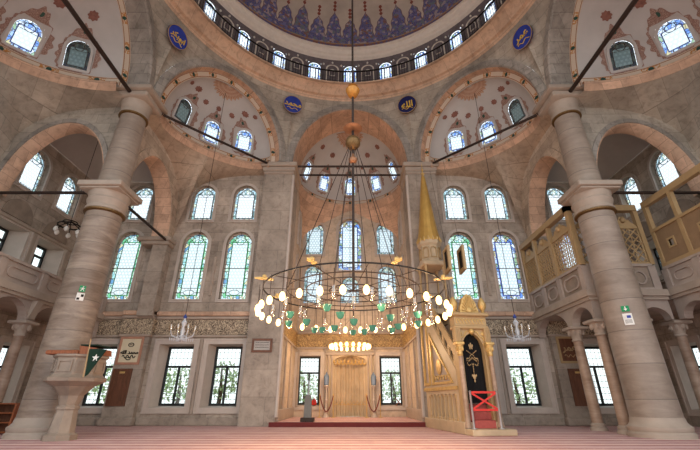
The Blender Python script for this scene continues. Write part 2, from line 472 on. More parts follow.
def casement(fr, w, h, rec=.62, sur=.2, splay=.15, grille=True):
    """ground-storey window: marble architrave, deep reveal, dark timber frame with iron grille, clear panes"""
    WN[0] += 1
    root = empty('window_%d' % WN[0], fr(0, 0, 0), kind='structure')
    f = MB(); f.ring(rectpoly(w+2*sur, h+2*sur, 0, -sur), rectpoly(w, h), fr, -.02, .045)
    f.ring(rectpoly(w+2*sur+.05, h+2*sur+.05, 0, -sur-.025), rectpoly(w+2*sur-.07, h+2*sur-.07, 0, -sur+.035), fr, .03, .075)
    f.build('window_frame', M['archit'], root)
    sp_ = MB(); i_ = rectpoly(w-2*splay, h-.1, 0, .06); sp_.skin([[fr(a, b, 0) for a, b in rectpoly(w, h)], [fr(a, b, -rec) for a, b in i_]], caps=False)
    sp_.build('splayed_reveal', M['archit'], root)
    f0 = fr; w, h = w-2*splay, h-.1; fr = lambda a, b, d: f0(a, b+.06, d)
    k = MB(); d0, d1 = -rec-.04, -rec+.05
    k.ring(rectpoly(w, h), rectpoly(w-.18, h-.18, 0, .09), fr, d0, d1)
    zt = h*.63
    k.prism(rectpoly(w-.1, .09, 0, zt), fr, d0, d1)
    k.prism(rectpoly(.08, zt, 0, .05), fr, d0, d1)
    k.build('casement_frame', plainc('casement_paint', (40, 44, 44)), root)
    gl = MB(); P = rectpoly(w-.1, h-.1, 0, .05)
    gl.add([fr(a, b, -rec) for a, b in P], [(0, 1, 2, 3)]); gl.build('glass_pane', G['rect'], root)
    if not grille: return root
    b = MB()
    for i in range(1, 7): b.tube([fr(-w/2+w*i/7, .05, -rec-.1), fr(-w/2+w*i/7, h-.05, -rec-.1)], .008, 4)
    for i in range(1, 10): b.tube([fr(-w/2+.05, h*i/10, -rec-.1), fr(w/2-.05, h*i/10, -rec-.1)], .008, 4)
    b.build('iron_grille', M['black'], root)
    return root
_pc = {}
def plainc(n, rgb, **k):
    if n not in _pc: _pc[n] = plain(n, rgb, **k)
    return _pc[n]

# ------------------------------------------------------------------ key dimensions (metres, dome axis at x=y=0, qibla towards +y)
YW, XS, ZS = 8.75, 13.5, 12.2
A0 = 8.2                     # apothem of the octagon of arches
T1 = [(-7.55), (-5.42)]

# floor
fl, nt = newmat('mosque_carpet'); g = N(nt); p = g.pos(); S = g.sep(p)
row = g.math('FRACT', g.math('DIVIDE', S[1], 1.15)); n1 = g.noise(p, 1.6, 5, .6); n2 = g.noise(p, 40, 2, .5)
base = g.mix(g.ramp(n1, [(.3, (0,)*3), (.7, (1,)*3)]), lin(190, 148, 146), lin(212, 178, 172))
stripe = g.math('LESS_THAN', g.math('ABSOLUTE', g.math('SUBTRACT', row, .5)), .07)
thin = g.math('LESS_THAN', g.math('ABSOLUTE', g.math('SUBTRACT', g.math('ABSOLUTE', g.math('SUBTRACT', row, .5)), .2)), .045)
mot = g.vor(g.comb(g.math('MULTIPLY', S[0], 1.0), S[1], 0), 5, 'F1', .2)
base = g.mix(stripe, base, lin(230, 204, 192)); base = g.mix(thin, base, lin(164, 98, 98))
base = g.mix(g.math('MULTIPLY', g.math('LESS_THAN', mot, .16), .35), base, lin(224, 190, 170))
g.out(base, .9, bump=n2, bstr=.3, spec=.2)
MB().box(-14.3, 14.3, -12, 9.55, -.2, 0).build('floor', fl, kind='structure')
# prayer platform of the apse
pl = MB(); pl.box(-2.95, 2.95, 7.9, 13.0, 0.001, .16); pl.box(2.95, 3.1, 7.9, 8.19, .001, .16); pl.box(-3.1, -2.95, 7.9, 8.19, .001, .16)
po = pl.build('apse_floor', fl, kind='structure')
MB().box(-3.12, 3.12, 7.86, 7.9, .001, .165).build('apse_step_trim', M['darkred'], kind='structure')
MB().box(-40, 40, 9.56, 60, -.6, -.35).build('exterior_ground', M['ground'], kind='structure')

# ------------------------------------------------------------------ front (qibla) wall, left and right of the apse
HW = 12.4
for sx, nm in ((-1, 'left'), (1, 'right')):
    fr = (lambda sx: (lambda a, b, d: (sx*a, YW-d, b)))(sx)
    holes = []
    for cx in (5.42, 7.55, 10.8):
        holes.append(archpoly(1.2, 2.0, 10, .6, cx, 9.18))
        holes.append(archpoly(1.25, 3.4, 10, .62, cx, 5.14))
        holes.append(rectpoly(1.5, 2.5, cx, .66))
    mb = plate([(4.3, 0), (XS+.6, 0), (XS+.6, HW), (4.3, HW)], holes, fr, -.26, 0)
    mb.build('wall_front_%s' % nm, M['wall'], kind='structure')
    for cx in (5.42, 7.55, 10.8):
        def f2(a, b, d, cx=cx, z=9.18): return (sx*(cx+a), YW-d, z+b)
        window(f2, 1.2, 2.0, 'mid', fw=.13)
        def f3(a, b, d, cx=cx): return (sx*(cx+a), YW-d, 5.14+b)
        window(f3, 1.25, 3.4, 'tallb' if (sx > 0 and cx > 6) else 'tall', fw=.14)
        def f4(a, b, d, cx=cx): return (sx*(cx+a), YW-d, .66+b)
        casement(f4, 1.5, 2.5)
    # pilaster behind the column line, its impost, plinth, string courses and carved band
    pm = MB(); pm.box(*sorted((sx*8.72, sx*10.0)), 8.5, 8.76, 0, 4.6); pm.box(*sorted((sx*8.66, sx*9.35)), 8.2, 8.76, 4.3, 8.0)
    pm.build('pilaster_wall_%s' % nm, M['pier'], kind='structure')
    im = MB(); im.bevbox(*sorted((sx*8.5, sx*10.1)), 8.05, 8.78, 7.8, 8.02, .04); im.bevbox(*sorted((sx*8.56, sx*9.9)), 8.1, 8.78, 7.62, 7.8, .03)
    im.build('impost_trim_%s' % nm, M['mould'], kind='structure')
    def runs(z0, z1, pr, mat, name):
        m_ = MB()
        for x0, x1, y in ((4.4, 8.66, YW), (8.66, 10.06, 8.5), (10.06, XS, YW)):
            m_.bevbox(*sorted((sx*x0, sx*x1)), y-pr, YW+.02, z0, z1, min(.03, pr*.4))
        m_.build(name, mat, kind='structure')
    runs(3.55, 4.22, .05, M['script'], 'inscription_wall_%s' % nm)
    runs(4.22, 4.36, .12, M['mould'], 'cornice_lower_%s_trim' % nm)
    runs(4.36, 4.56, .2, M['peach'], 'cornice_%s_trim' % nm)
    runs(3.44, 3.55, .09, M['mould'], 'band_%s_trim' % nm)
    runs(0, .3, .1, M['pier'], 'baseboard_%s' % nm)
    # narrow upright relief strips between the tall windows
    st = MB()
    for x in (6.48,): st.bevbox(*sorted((sx*(x-.07), sx*(x+.07))), YW-.06, YW+.02, 5.3, 7.2, .02)
    st.bevbox(*sorted((sx*6.42, sx*6.54)), YW-.05, YW+.02, .4, 3.4, .02)
    st.build('strip_%s_trim' % nm, M['mould'], kind='structure')

    # pier of the apse and apse side wall
    pr = MB(); pr.box(*sorted((sx*2.95, sx*4.4)), 8.2, 10.05, 0, ZS)
    pr.build('pier_wall_%s' % nm, M['pier'], kind='structure')
    fs = (lambda sx: (lambda a, b, d: (sx*(2.95-d), a, b)))(sx)
    hs = [archpoly(.9, 2.1, 10, .45, 11.6, 8.9), archpoly(.9, 2.3, 10, .45, 11.6, 5.95)]
    plate([(10.04, 0), (13.5, 0), (13.5, HW), (10.04, HW)], hs, fs, -.22, 0).build('apse_wall_%s' % nm, M['apsew'], kind='structure')
    for z, h in ((8.9, 2.1), (5.95, 2.3)):
        def f5(a, b, d, z=z): return (sx*(2.95-d), 11.6+a, z+b)
        window(f5, .9, h, 'apse', fw=.12)
    c = MB()
    for k, (z0, z1, pj) in enumerate(((11.55, 11.7, .06), (11.7, 11.95, .1), (11.95, 12.2, .2))):
        c.bevbox(*sorted((sx*(2.95-pj), sx*(4.4+pj))), 8.2-pj, 10.05+pj*.2, z0, z1, .03)
    c.build('pier_cornice_%s_trim' % nm, M['mould'], kind='structure')
    e = MB(); e.bevbox(*sorted((sx*2.86, sx*2.98)), 8.16, 8.36, .3, 11.5, .03)
    
    e.build('pier_edge_%s_trim' % nm, M['archit'], kind='structure')
    b_ = MB(); b_.bevbox(*sorted((sx*2.88, sx*2.96)), 8.4, 13.0, 3.55, 4.22, .02)
    b_.build('apse_inscription_wall_%s' % nm, M['scriptg'], kind='structure')
    b_ = MB(); b_.bevbox(*sorted((sx*2.8, sx*2.96)), 8.4, 13.0, 4.22, 4.4, .04); b_.bevbox(*sorted((sx*2.86, sx*2.96)), 8.4, 13.0, 3.44, 3.55, .02)
    b_.bevbox(*sorted((sx*2.88, sx*2.96)), 9.6, 9.75, .16, 3.44, .02); b_.bevbox(*sorted((sx*2.88, sx*2.96)), 11.2, 11.35, .16, 3.44, .02); b_.bevbox(*sorted((sx*2.86, sx*2.96)), 8.4, 13, .16, .6, .02)
    b_.build('apse_panel_%s_trim' % nm, M['mould'], kind='structure')

# apse back wall
fb = lambda a, b, d: (a, 13.0-d, b)
holes = []
for cx in (-2.17, 2.17):
    holes += [archpoly(1.1, 2.15, 10, .55, cx, 8.9), archpoly(1.1, 2.3, 10, .55, cx, 5.95), rectpoly(1.2, 2.45, cx, .66)]
holes += [archpoly(1.45, 3.4, 10, .72, 0, 7.9), archpoly(1.1, 1.6, 10, .55, 0, 5.95)]
holes.append(archpoly(1.76, 2.95, 12, .3, 0, .16))
plate([(-3.5, 0), (3.5, 0), (3.5, HW), (-3.5, HW)], holes, fb, -.22, 0).build('apse_wall_back', M['apsew'], kind='structure')
for cx in (-2.17, 2.17):
    window(lambda a, b, d: (cx+a, 13-d, 8.9+b), 1.1, 2.15, 'apse', fw=.13)
    window(lambda a, b, d: (cx+a, 13-d, 5.95+b), 1.1, 2.3, 'apse', fw=.13)
    casement(lambda a, b, d: (cx+a, 13-d, .66+b), 1.2, 2.45, .2, .15, .04)
window(lambda a, b, d: (a, 13-d, 7.9+b), 1.45, 3.4, 'tallb', fw=.13)
window(lambda a, b, d: (a, 13-d, 5.95+b), 1.1, 1.6, 'apse', fw=.13)
MB().bevbox(-2.95, 2.95, 12.93, 13.02, 3.55, 4.22, .02).build('apse_inscription_wall_back', M['scriptg'], kind='structure')
c = MB(); c.bevbox(-2.95, 2.95, 12.82, 13.02, 4.22, 4.4, .04); c.bevbox(-2.95, 2.95, 12.9, 13.02, 3.44, 3.55, .02)
for x in (-2.75, -1.35, 1.35, 2.75): c.bevbox(x-.06, x+.06, 12.92, 13.02, .6, 3.44, .02)
c.build('apse_cornice_trim', M['mould'], kind='structure')

# ------------------------------------------------------------------ octagon of arches, spandrels, semi-domes
def sideframe(deg):
    a = radians(deg); n = V3((sin(a), cos(a), 0)); t = V3((cos(a), -sin(a), 0))
    return lambda s, q, z: tuple(n*q+t*s+V3((0, 0, z)))

HE, WE = 4.0, 3.397     # extrados rise and half span
ZR, RR = 16.45, 8.2     # underside of the dome ring
def spandrel(deg):
    fr = sideframe(deg); mb = MB(); rows = []
    NS, NZ = 40, 10
    for k in range(NZ+1):
        row = []
        for i in range(NS+1):
            s = -WE+2*WE*i/NS; s = max(-WE, min(WE, s))
            z0 = ZS+HE*sqrt(max(0, 1-(s/WE)**2)); z = z0+(ZR-z0)*k/NZ
            t = k/NZ; t = t*t*(3-2*t)
            ang = math.atan2(s, A0); ro = A0/cos(ang); r = ro+(RR-ro)*t
            row.append(fr(r*sin(ang), r*cos(ang), z))
        rows.append(row)
    mb.loft(rows); return mb

def arcs(fr, specs, n=40):
    """loft through arches given as (half span, rise, q)"""
    mb = MB(); rows = []
    for (w, h, q) in specs:
        rows.append([fr(w*cos(pi-pi*i/n), q, ZS+h*sin(pi*i/n)) for i in range(n+1)])
    return rows

def semi(fr, q0, w, D, H, wins, naz=72, nel=44, zlow=0):
    """half-dome shell; wins: (az, el, halfwidth, halfheight) openings in metres around the surface point"""
    def pt(az, el): return (w*sin(az)*cos(el), q0+D*cos(az)*cos(el), ZS+H*sin(el))
    mb = MB(); rows = []
    for i in range(nel+1):
        el = pi/2*i/nel
        rows.append([fr(*pt(-pi/2+pi*j/naz, el)) for j in range(naz+1)])
    mb.loft(rows)
    if wins:
        keep = []
        fr_ = wins
        nf, nu = [], []
        for f, u in zip(mb.f, mb.uv):
            c = sum((V3(mb.v[k]) for k in f), V3((0, 0, 0)))/len(f)
            hit = False
            for W in wins:
                d = c-W['o']; a = d.dot(W['u']); b = d.dot(W['b']); e = d.dot(W['n'])
                if abs(e) < .5 and abs(a) < W['hw'] and -W['hh'] < b < W['hh']-.0 and (b < W['hh']-W['hw'] or a*a+(b-(W['hh']-W['hw']))**2 < W['hw']**2): hit = True
            if not hit: nf.append(f); nu.append(u)
        mb.f, mb.uv = nf, nu
    return mb, pt

def tangent(fr, q0, w, D, H, az, el):
    def P(a, e): return V3(fr(w*sin(a)*cos(e), q0+D*cos(a)*cos(e), ZS+H*sin(e)))
    o = P(az, el); u = (P(az+.01, el)-P(az-.01, el)).normalized(); b0 = P(az, el+.01)-P(az, el-.01)
    n = u.cross(b0).normalized()
    if n.dot(V3((0, 0, 8))-o) < 0: n = -n
    b = n.cross(u); b = b if b.z > 0 else -b
    return o, u, b, n, P

def onsurf(fr, q0, w, D, H, az, el, poly, off=.015):
    """wrap a flat outline (metres) on the shell; returns world points"""
    o, u, b, n, P = tangent(fr, q0, w, D, H, az, el)
    e = 1e-3
    lu = (P(az+e, el)-P(az-e, el)).length/(2*e); lb = (P(az, el+e)-P(az, el-e)).length/(2*e)
    out = []
    for (x, y) in poly:
        p = P(az+x/lu, el+y/lb)
        nn = (V3(fr(0, q0-.5, ZS+1.2))-p).normalized()
        out.append(tuple(p+nn*off))
    return out

def scallop(w, h, top, k=15, amp=.055):
    pts = []
    for i in range(k*10):
        t = 2*pi*i/(k*10)
        x = w*cos(t); y = h*sin(t)
        f = 1+amp*cos(k*t)+.03*cos(3*t)
        if sin(t) > 0: y *= 1+top*max(0, cos(min(pi/2, abs(x/w)*2.2)))
        pts.append((x*f, y*f))
    return pts

WD = {}
def semidome(deg, q0, w, D, H, wins, roses, sun, label, gmats, ww=.85, wh=1.25):
    fr = sideframe(deg); W = []
    for az, el in wins:
        az, el = radians(az), radians(el)
        o, u, b, n, P = tangent(fr, q0, w, D, H, az, el)
        W.append(dict(o=o, u=u, b=b, n=n, hw=ww/2+.04, hh=wh/2+.04, az=az, el=el))
    mb, pt = semi(fr, q0, w, D, H, W)
    ob = mb.build(label+'_ceiling', M['plaster'], smooth=True, kind='structure')
    for i, q in enumerate(W):
        o = q['o']+q['n']*.06-q['b']*(wh/2)
        def f(a, b, d, o=o, q=q): return tuple(o+q['u']*a+q['b']*b+q['n']*d)
        r = window(f, ww, wh, gmats[i], rec=.05, fw=.1, proud=.05, simple=True, fmat='plaster')
        # painted rococo surround, wrapped on the shell as a ring around the window
        outp = scallop(ww*.88, wh*.72, .5)
        k = len(outp); inp = []
        for j in range(k):
            t = 2*pi*j/k; c_, s_ = cos(t), sin(t)
            m_ = max(abs(c_)/(ww*.66), abs(s_)/(wh*.60)); inp.append((c_/m_*.999, s_/m_*.999))
        A = onsurf(fr, q0, w, D, H, q['az'], q['el'], outp, .02); B = onsurf(fr, q0, w, D, H, q['az'], q['el'], inp, .02)
        pm = MB(); pm.loft([A+[A[0]], B+[B[0]]])
        pm.build('painted_surround', M['scroll'], r)
        gp = MB(); E_ = onsurf(fr, q0, w, D, H, q['az'], q['el'], [(.08*cos(t*pi/6), wh*.84+.11*sin(t*pi/6)) for t in range(12)], .035)
        gp.add(E_, [tuple(range(12))]); gp.build('green_medallion', plainc('painted_green', (44, 74, 62)), r)
    for az, el, rad in roses:
        pts = onsurf(fr, q0, w, D, H, radians(az), radians(el), [(rad*(1+.12*cos(8*t))*cos(t), rad*(1+.12*cos(8*t))*sin(t)) for t in [2*pi*i/48 for i in range(48)]], .02)
        pts2 = onsurf(fr, q0, w, D, H, radians(az), radians(el), [(rad*.4*cos(t), rad*.4*sin(t)) for t in [2*pi*i/48 for i in range(48)]], .05)
        rb = MB(); rb.loft([pts+[pts[0]], pts2+[pts2[0]]]); rb.add(pts2, [tuple(range(48))])
        rb.build('rosette_trim', M['scrollr'], kind='structure')
    if sun:
        rows = [[], [], []]
        for i in range(61):
            t = pi+pi*i/60
            for r_, L in ((.12, 0), (.62, 1), (1.0*(1+.07*cos(i*pi/2.5)), 2)):
                x, y = r_*sun*cos(t), r_*sun*sin(t)
                ee = pi/2-.001
                # around the crown: walk down the shell from the apex line
                el = radians(88)+y/H*1.9; el = max(.2, el)
                sx_ = x
                z = ZS+H*sin(el)*sqrt(max(0, 1-(sx_/w)**2))
                qq = q0+max(0.0, D*cos(el))*sqrt(max(0, 1-(sx_/w)**2))
                c = V3(fr(sx_, qq, z)); c = c+(V3(fr(0, q0, ZS+1))-c).normalized()*.03
                rows[L].append(tuple(c))
        sb = MB(); sb.loft(rows); sb.build('sunburst_trim', M['sunburst'], smooth=True, kind='structure')
    return fr

def rim_trim(fr, q0, w, D, name, mats):
    """painted border then peach moulding along the springing of a semi-dome"""
    def arc(dw, z, n=48): return [fr((w-dw)*sin(-pi/2+pi*i/n), q0+(D-dw)*cos(-pi/2+pi*i/n), z) for i in range(n+1)]
    MB().loft([arc(.03, ZS+.04), arc(.05, ZS+.34)], lambda a, c: (c/48*7, a)).build(name+'_border_trim', M['band'], smooth=True, kind='structure')
    MB().loft([arc(.02, ZS-.32), arc(.05, ZS-.25), arc(.12, ZS-.1), arc(.16, ZS), arc(.16, ZS+.05), arc(.02, ZS+.05)]).build(name+'_moulding_trim', M['peach'], smooth=True, kind='structure')
    return arc(.02, ZS-.3)

SIDES = {0: 'front', -45: 'front_left', 45: 'front_right', -90: 'left', 90: 'right'}
for deg, nm in SIDES.items():
    spandrel(deg).build('spandrel_wall_'+nm, M['spand'], smooth=True, kind='structure')
    fr = sideframe(deg)
    if deg == 0: q1, q2 = 9.95, 10.05
    elif abs(deg) == 45: q1, q2 = 8.5, 8.62
    else: q1, q2 = 9.0, 9.12
    R = arcs(fr, [(WE, HE, A0+.02), (WE-.02, HE-.02, A0-.07), (3.06, 3.68, A0-.07), (3.0, 3.62, A0)])
    MB().loft(R).build('arch_ring_trim_'+nm, M['grey'], smooth='auto', kind='structure')
    R = arcs(fr, [(3.0, 3.62, A0), (3.0, 3.62, q1 if deg else 10.06)])
    MB().loft(R).build('arch_soffit_trim_'+nm, M['peach'] if abs(deg) < 60 else M['grey'], smooth=True, kind='structure')
    R = arcs(fr, [(3.02, 3.64, q1), (2.72, 3.34, q2)])
    if deg: MB().loft(R, lambda a, c: (c/40*9, a)).build('arch_border_trim_'+nm, M['band'], smooth=True, kind='structure')

# centre: apse half-dome
semidome(0, 10.05, 3.0, 2.95, 3.62, [(-71, 22), (-36.5, 21), (0, 21), (36.5, 21), (71, 22)], [(-69, 53, .17), (-37, 52, .17), (37, 52, .17), (69, 53, .17), (-20, 40, .1), (20, 40, .1)], .8, 'apse_half_dome', ['semi']*5, .66, 1.1)
fr0 = sideframe(0)
rim = rim_trim(fr0, 10.05, 3.0, 2.95, 'apse', None)
n = len(rim); wl = []
for i in range(n):
    t = -pi/2+pi*i/(n-1); a = sin(t)*2.95; b = cos(t)*2.95
    k = max(abs(a), abs(b))/2.95
    x, y = a/k, 10.05+b/k
    # wall line: low in the two corners, high where the rim touches the walls
    ang = abs(abs(math.degrees(t))-45)/45
    z = 9.9+(ZS-.35-9.9)*(min(1, ang)**.55)
    wl.append((x*.995, min(y, 12.985), z))
MB().loft([rim]+[[tuple(V3(rim[i]).lerp(V3(wl[i]), k/8)+V3((0, 0, 0))) for i in range(n)] for k in range(1, 9)]).build('apse_pendentive_wall', M['peach'], smooth=True, kind='structure')

for sx, nm in ((-1, 'left'), (1, 'right')):
    d45, d90 = 45*sx, 90*sx
    gl = ['semi_shaded', 'semi', 'semi'] if sx < 0 else ['semi', 'semi', 'semi_shaded']
    semidome(d45, 8.62, 2.74, 1.4, 3.36, [(-40, 22), (0, 19), (40, 22)], [(-49, 51, .17), (-22, 45, .14), (22, 45, .14), (49, 51, .17), (0, 46, .13), (-72, 48, .12), (72, 48, .12)], .8, 'corner_half_dome_'+nm, gl, .8, 1.2)
    f45 = sideframe(d45)
    rim = rim_trim(f45, 8.62, 2.74, 1.4, 'corner_%s' % nm, None)
    # corner pendentive: from rim to the arch plane x=+-8.75 and the front wall
    n = len(rim); wl = []
    S0 = (sx*8.75, 3.9); S1 = (sx*8.75, 8.75); S2 = (sx*4.3, 8.75)
    for i in range(n):
        t = i/(n-1)
        if sx > 0: t = 1-t
        if t < .5:
            k = t/.5; x, y = sx*8.74, 3.9+(8.74-3.9)*k
            e = k
        else:
            k = (t-.5)/.5; x, y = sx*(8.74-(8.74-4.3)*k), 8.74
            e = 1-k
        z = 8.3+3.5*(max(0, 1-e**3.2))**(1/3.2)
        wl.append((x, y, z))
    rows = [rim]
    for k in range(1, 11):
        rows.append([tuple(V3(rim[i]).lerp(V3(wl[i]), k/10)) for i in range(n)])
    MB().loft(rows).build('corner_pendentive_wall_'+nm, M['pend'], smooth=True, kind='structure')
    # lateral half-dome
    semidome(d90, 9.12, 2.74, 3.8, 3.36, [(-62*(-sx) if False else a, 19.5) for a in (-63, -33, 0, 33, 63)], [(-66, 49, .19), (-38, 49, .19), (0, 49, .19), (38, 49, .19), (66, 49, .19)], 1.0, 'side_half_dome_'+nm,
             (['semi', 'semi', 'semi', 'semi', 'semi_shaded'] if sx < 0 else ['semi_shaded', 'semi', 'semi', 'semi', 'semi']), .84, 1.2)
    f90 = sideframe(d90)
    rim = rim_trim(f90, 9.12, 2.74, 3.8, 'side_%s' % nm, None)
    n = len(rim); wl = []
    for i in range(n):
        t = i/(n-1)
        if sx > 0: t = 1-t      # t=0 rear column, t=1 front column
        # path: rear transverse wall -> outer wall -> front transverse wall
        if t < 1/3: k = t*3; x, y, e = 8.75+(XS-8.75)*k, -3.6, k
        elif t < 2/3: k = (t-1/3)*3; x, y, e = XS-.02, -3.6+7.2*k, 1-abs(2*k-1)*0-0; e = abs(2*k-1)
        else: k = (t-2/3)*3; x, y, e = XS-(XS-8.75)*k, 3.6, 1-k
        z = 8.6+3.25*(max(0, 1-e**3.0))**(1/3.0)
        wl.append((sx*x, y, z))
    rows = [rim]
    for k in range(1, 11): rows.append([tuple(V3(rim[i]).lerp(V3(wl[i]), k/10)) for i in range(n)])
    MB().loft(rows).build('side_pendentive_wall_'+nm, M['spand'], smooth=True, kind='structure')

    # arch from column to front wall (plane x = 8.75) and transverse arch across the aisle (plane y = 3.6)
    fx = (lambda sx: (lambda a, b, d: (sx*(8.75-d), a, b)))(sx)
    op = [(3.95, 8.0), (4.25, 8.0)]
    for i in range(1, 20):
        t = pi-pi*i/20; op.append((6.22+1.98*cos(t), 8.0+3.0*sin(t)))
    op += [(8.2, 8.0), (8.76, 8.0), (8.76, 12.3), (3.95, 12.3)]
    plate(op, [], fx, -.75, 0).build('aisle_arch_wall_'+nm, M['pend'], kind='structure')
    fy = (lambda sx: (lambda a, b, d: (sx*a, 3.6-d, b)))(sx)
    op = [(8.75, 8.0), (9.2, 8.0)]
    for i in range(1, 20):
        t = pi-pi*i/20; op.append((11.2+2.0*cos(t), 8.0+3.05*sin(t)))
    op += [(13.2, 8.0), (XS+.1, 8.0), (XS+.1, 12.3), (8.75, 12.3)]
    plate(op, [], fy, -.6, 0).build('transverse_arch_wall_'+nm, M['spand'], kind='structure')
    for nm2, f_, c_, w_, h_, d_ in (('aisle', fx, 6.22, 1.92, 2.94, .74), ('transverse', fy, 11.2, 1.94, 2.99, .59)):
        sf = MB(); sf.loft([[f_(c_+(w_+.07)*cos(pi-pi*i/32), 8.0+(h_+.07)*sin(pi*i/32), .012) for i in range(33)]]+[[f_(c_+w_*cos(pi-pi*i/32), 8.0+h_*sin(pi*i/32), dd) for i in range(33)] for dd in (.012, -d_)])
        sf.build('%s_soffit_trim_%s' % (nm2, nm), M['peach'], smooth=True, kind='structure')
    # grey outlines of the two arches
    o = MB(); fo = [(11.2+2.18*cos(pi-pi*i/24), 8.0+3.24*sin(pi*i/24)) for i in range(25)]; fi = [(11.2+2.0*cos(pi-pi*i/24), 8.0+3.05*sin(pi*i/24)) for i in range(25)]
    o.loft([[fy(*q, .0) for q in fo], [fy(*q, .05) for q in fo], [fy(*q, .05) for q in fi], [fy(*q, 0) for q in fi]])
    o.build('transverse_arch_ring_trim_'+nm, M['grey'], kind='structure')
    o = MB(); fo = [(6.22+2.3*cos(pi-pi*i/24), 8.0+3.35*sin(pi*i/24)) for i in range(25)]; fi = [(6.22+1.98*cos(pi-pi*i/24), 8.0+3.0*sin(pi*i/24)) for i in range(25)]
    o.loft([[fx(*q, .0) for q in fo], [fx(*q, .05) for q in fo], [fx(*q, .05) for q in fi], [fx(*q, 0) for q in fi]])
    o.build('aisle_arch_ring_trim_'+nm, M['pend'], kind='structure')

    # outer side wall with three tiers
    fs = (lambda sx: (lambda a, b, d: (sx*(XS-d), a, b)))(sx)
    holes = []
    for y in (-1.5, .6, 5.3, 7.45):
        holes += [archpoly(1.2, 1.9, 10, .6, y, 8.95), rectpoly(1.55, 1.5, y, 5.85), rectpoly(1.3, 2.4, y, .6)]
    plate([(-3.6, 0), (9.5, 0), (9.5, HW), (-3.6, HW)], holes, fs, -.26, 0).build('wall_'+nm, M['wall'], kind='structure')
    for y in (-1.5, .6, 5.3, 7.45):
        window(lambda a, b, d: (sx*(XS-d), y+a, 8.95+b), 1.2, 1.9, 'mid', fw=.14)
        casement(lambda a, b, d: (sx*(XS-d), y+a, 5.85+b), 1.55, 1.5, .66, .18, .22, False)
        casement(lambda a, b, d: (sx*(XS-d), y+a, .6+b), 1.3, 2.4)
    lu = MB()
    for y in (5.3, 7.45):
        fo = archpoly(1.5, .8, 12, .75, y, 7.62)
        lu.prism(fo, fs, -.02, .05); 
    lu.build('lunette_trim_'+nm, M['panelst'], kind='structure')
    # corner bay vault over the aisle
    rows = []
    for k in range(13):
        v_ = -1+2*k/12
        rows.append([(sx*(11.36+2.13*u_), 6.45+2.28*v_, 11.4+1.1*(1-abs(u_)**2.5)*(1-abs(v_)**2.5)) for u_ in [-1+2*j/16 for j in range(17)]])
    MB().loft(rows).build('aisle_vault_ceiling_'+nm, M['plaster'], smooth=True, kind='structure')

for k, ang in enumerate((-67.5, -22.5, 22.5, 67.5)):
    a = radians(ang); q = MB(); q.lathe([(.45, 12.0), (.45, 13.2)], (9.42*sin(a), 9.42*cos(a), 0), 12); q.build('light_block_wall_%d' % (k+1), M['grey'], kind='structure')  # unseen cylinders added behind the spandrels to stop daylight leaking at the springers

# ------------------------------------------------------------------ dome ring, drum, cornice, dome
def rev(prof, n=144, a0=0, a1=2*pi): return [[(r*sin(a0+(a1-a0)*j/n), r*cos(a0+(a1-a0)*j/n), z) for j in range(n+1)] for r, z in prof]
MB().loft(rev([(8.3, 16.3), (8.16, 16.45), (8.1, 16.6), (7.95, 16.62), (7.85, 16.8), (7.62, 16.98), (7.42, 17.0), (7.42, 17.1), (7.9, 17.1)])).build('dome_ring_trim', M['ringp'], smooth='auto', kind='structure')
# drum wall: face grid with window openings
RD = 7.9; a_w = .38/RD
angs = []
for k in range(24):
    c = 2*pi*k/24
    angs += [c-a_w, c-a_w*.5, c, c+a_w*.5, c+a_w, c+pi/24-.02, c+pi/24+.02]
zs_ = [17.1, 17.48, 18.0, 18.4, 18.65, 18.82, 19.3]
db = MB(); m_ = len(angs)
db.v = [(RD*sin(a), RD*cos(a), z) for z in zs_ for a in angs]
for i in range(len(zs_)-1):
    for j in range(m_):
        k = j % 7
        if k < 4 and 1 <= i <= 4: continue
        db.f.append((i*m_+j, i*m_+(j+1) % m_, (i+1)*m_+(j+1) % m_, (i+1)*m_+j)); db.uv.append(None)
db.build('drum_wall', M['drum'], kind='structure')
blind = MB(); pilb = MB(); dots = MB()
for k in range(24):
    c = 2*pi*k/24
    def f(a, b, d, c=c): return ((RD-d)*sin(c)+a*cos(c), (RD-d)*cos(c)-a*sin(c), 17.48+b)
    if abs((k+12) % 24-12) <= 6:
        window(f, .7, 1.34, 'drumw', rec=.06, fw=.09, proud=.06, simple=True, fmat='drum')
    def f(a, b, d, c=c+pi/24): return ((RD-d)*sin(c)+a*cos(c), (RD-d)*cos(c)-a*sin(c), 17.48+b)
    blind.ring([(a*1.25, b*1.06-.04) for a, b in archpoly(.6, 1.3, 10)], archpoly(.6, 1.3, 10), f, -.03, .05)
    blind.ring(archpoly(.34, .5, 8, None, 0, .5), archpoly(.28, .44, 8, None, 0, .53), f, -.03, .04)
    for a in (-.52, .52, 0):
        dots.ell(f(a, 1.32 if a else 1.48, .06), .06, .06, .06, 8, 4)
blind.build('blind_arcade_trim', M['corn'], kind='structure')
dots.build('drum_boss_trim', M['white'], smooth=True, kind='structure')
MB().loft(rev([(7.9, 19.25), (7.75, 19.32), (7.72, 19.45), (7.6, 19.5), (7.52, 19.7), (7.42, 19.72), (7.42, 19.86), (7.62, 19.9)])).build('dome_cornice_trim', M['corn'], smooth='auto', kind='structure')
dm, nt = newmat('painted_dome'); g = N(nt); U = g.sep(g.uvc())
f_ = g.math('SUBTRACT', g.math('FRACT', g.math('ADD', U[0], .5)), .5); af = g.math('ABSOLUTE', f_)
par = g.math('FLOOR', g.math('MULTIPLY', g.math('FRACT', g.math('MULTIPLY', g.math('ADD', U[0], .5), .5)), 2))
e = U[1]; tip = g.math('ADD', 17.0, g.math('MULTIPLY', par, 3.2))
t = g.math('DIVIDE', g.math('SUBTRACT', e, 6.0), g.math('SUBTRACT', tip, 6.0))
tt = g.math('MAXIMUM', t, 0)
wave = g.math('MULTIPLY', g.math('SINE', g.math('MULTIPLY', t, 19)), .03)
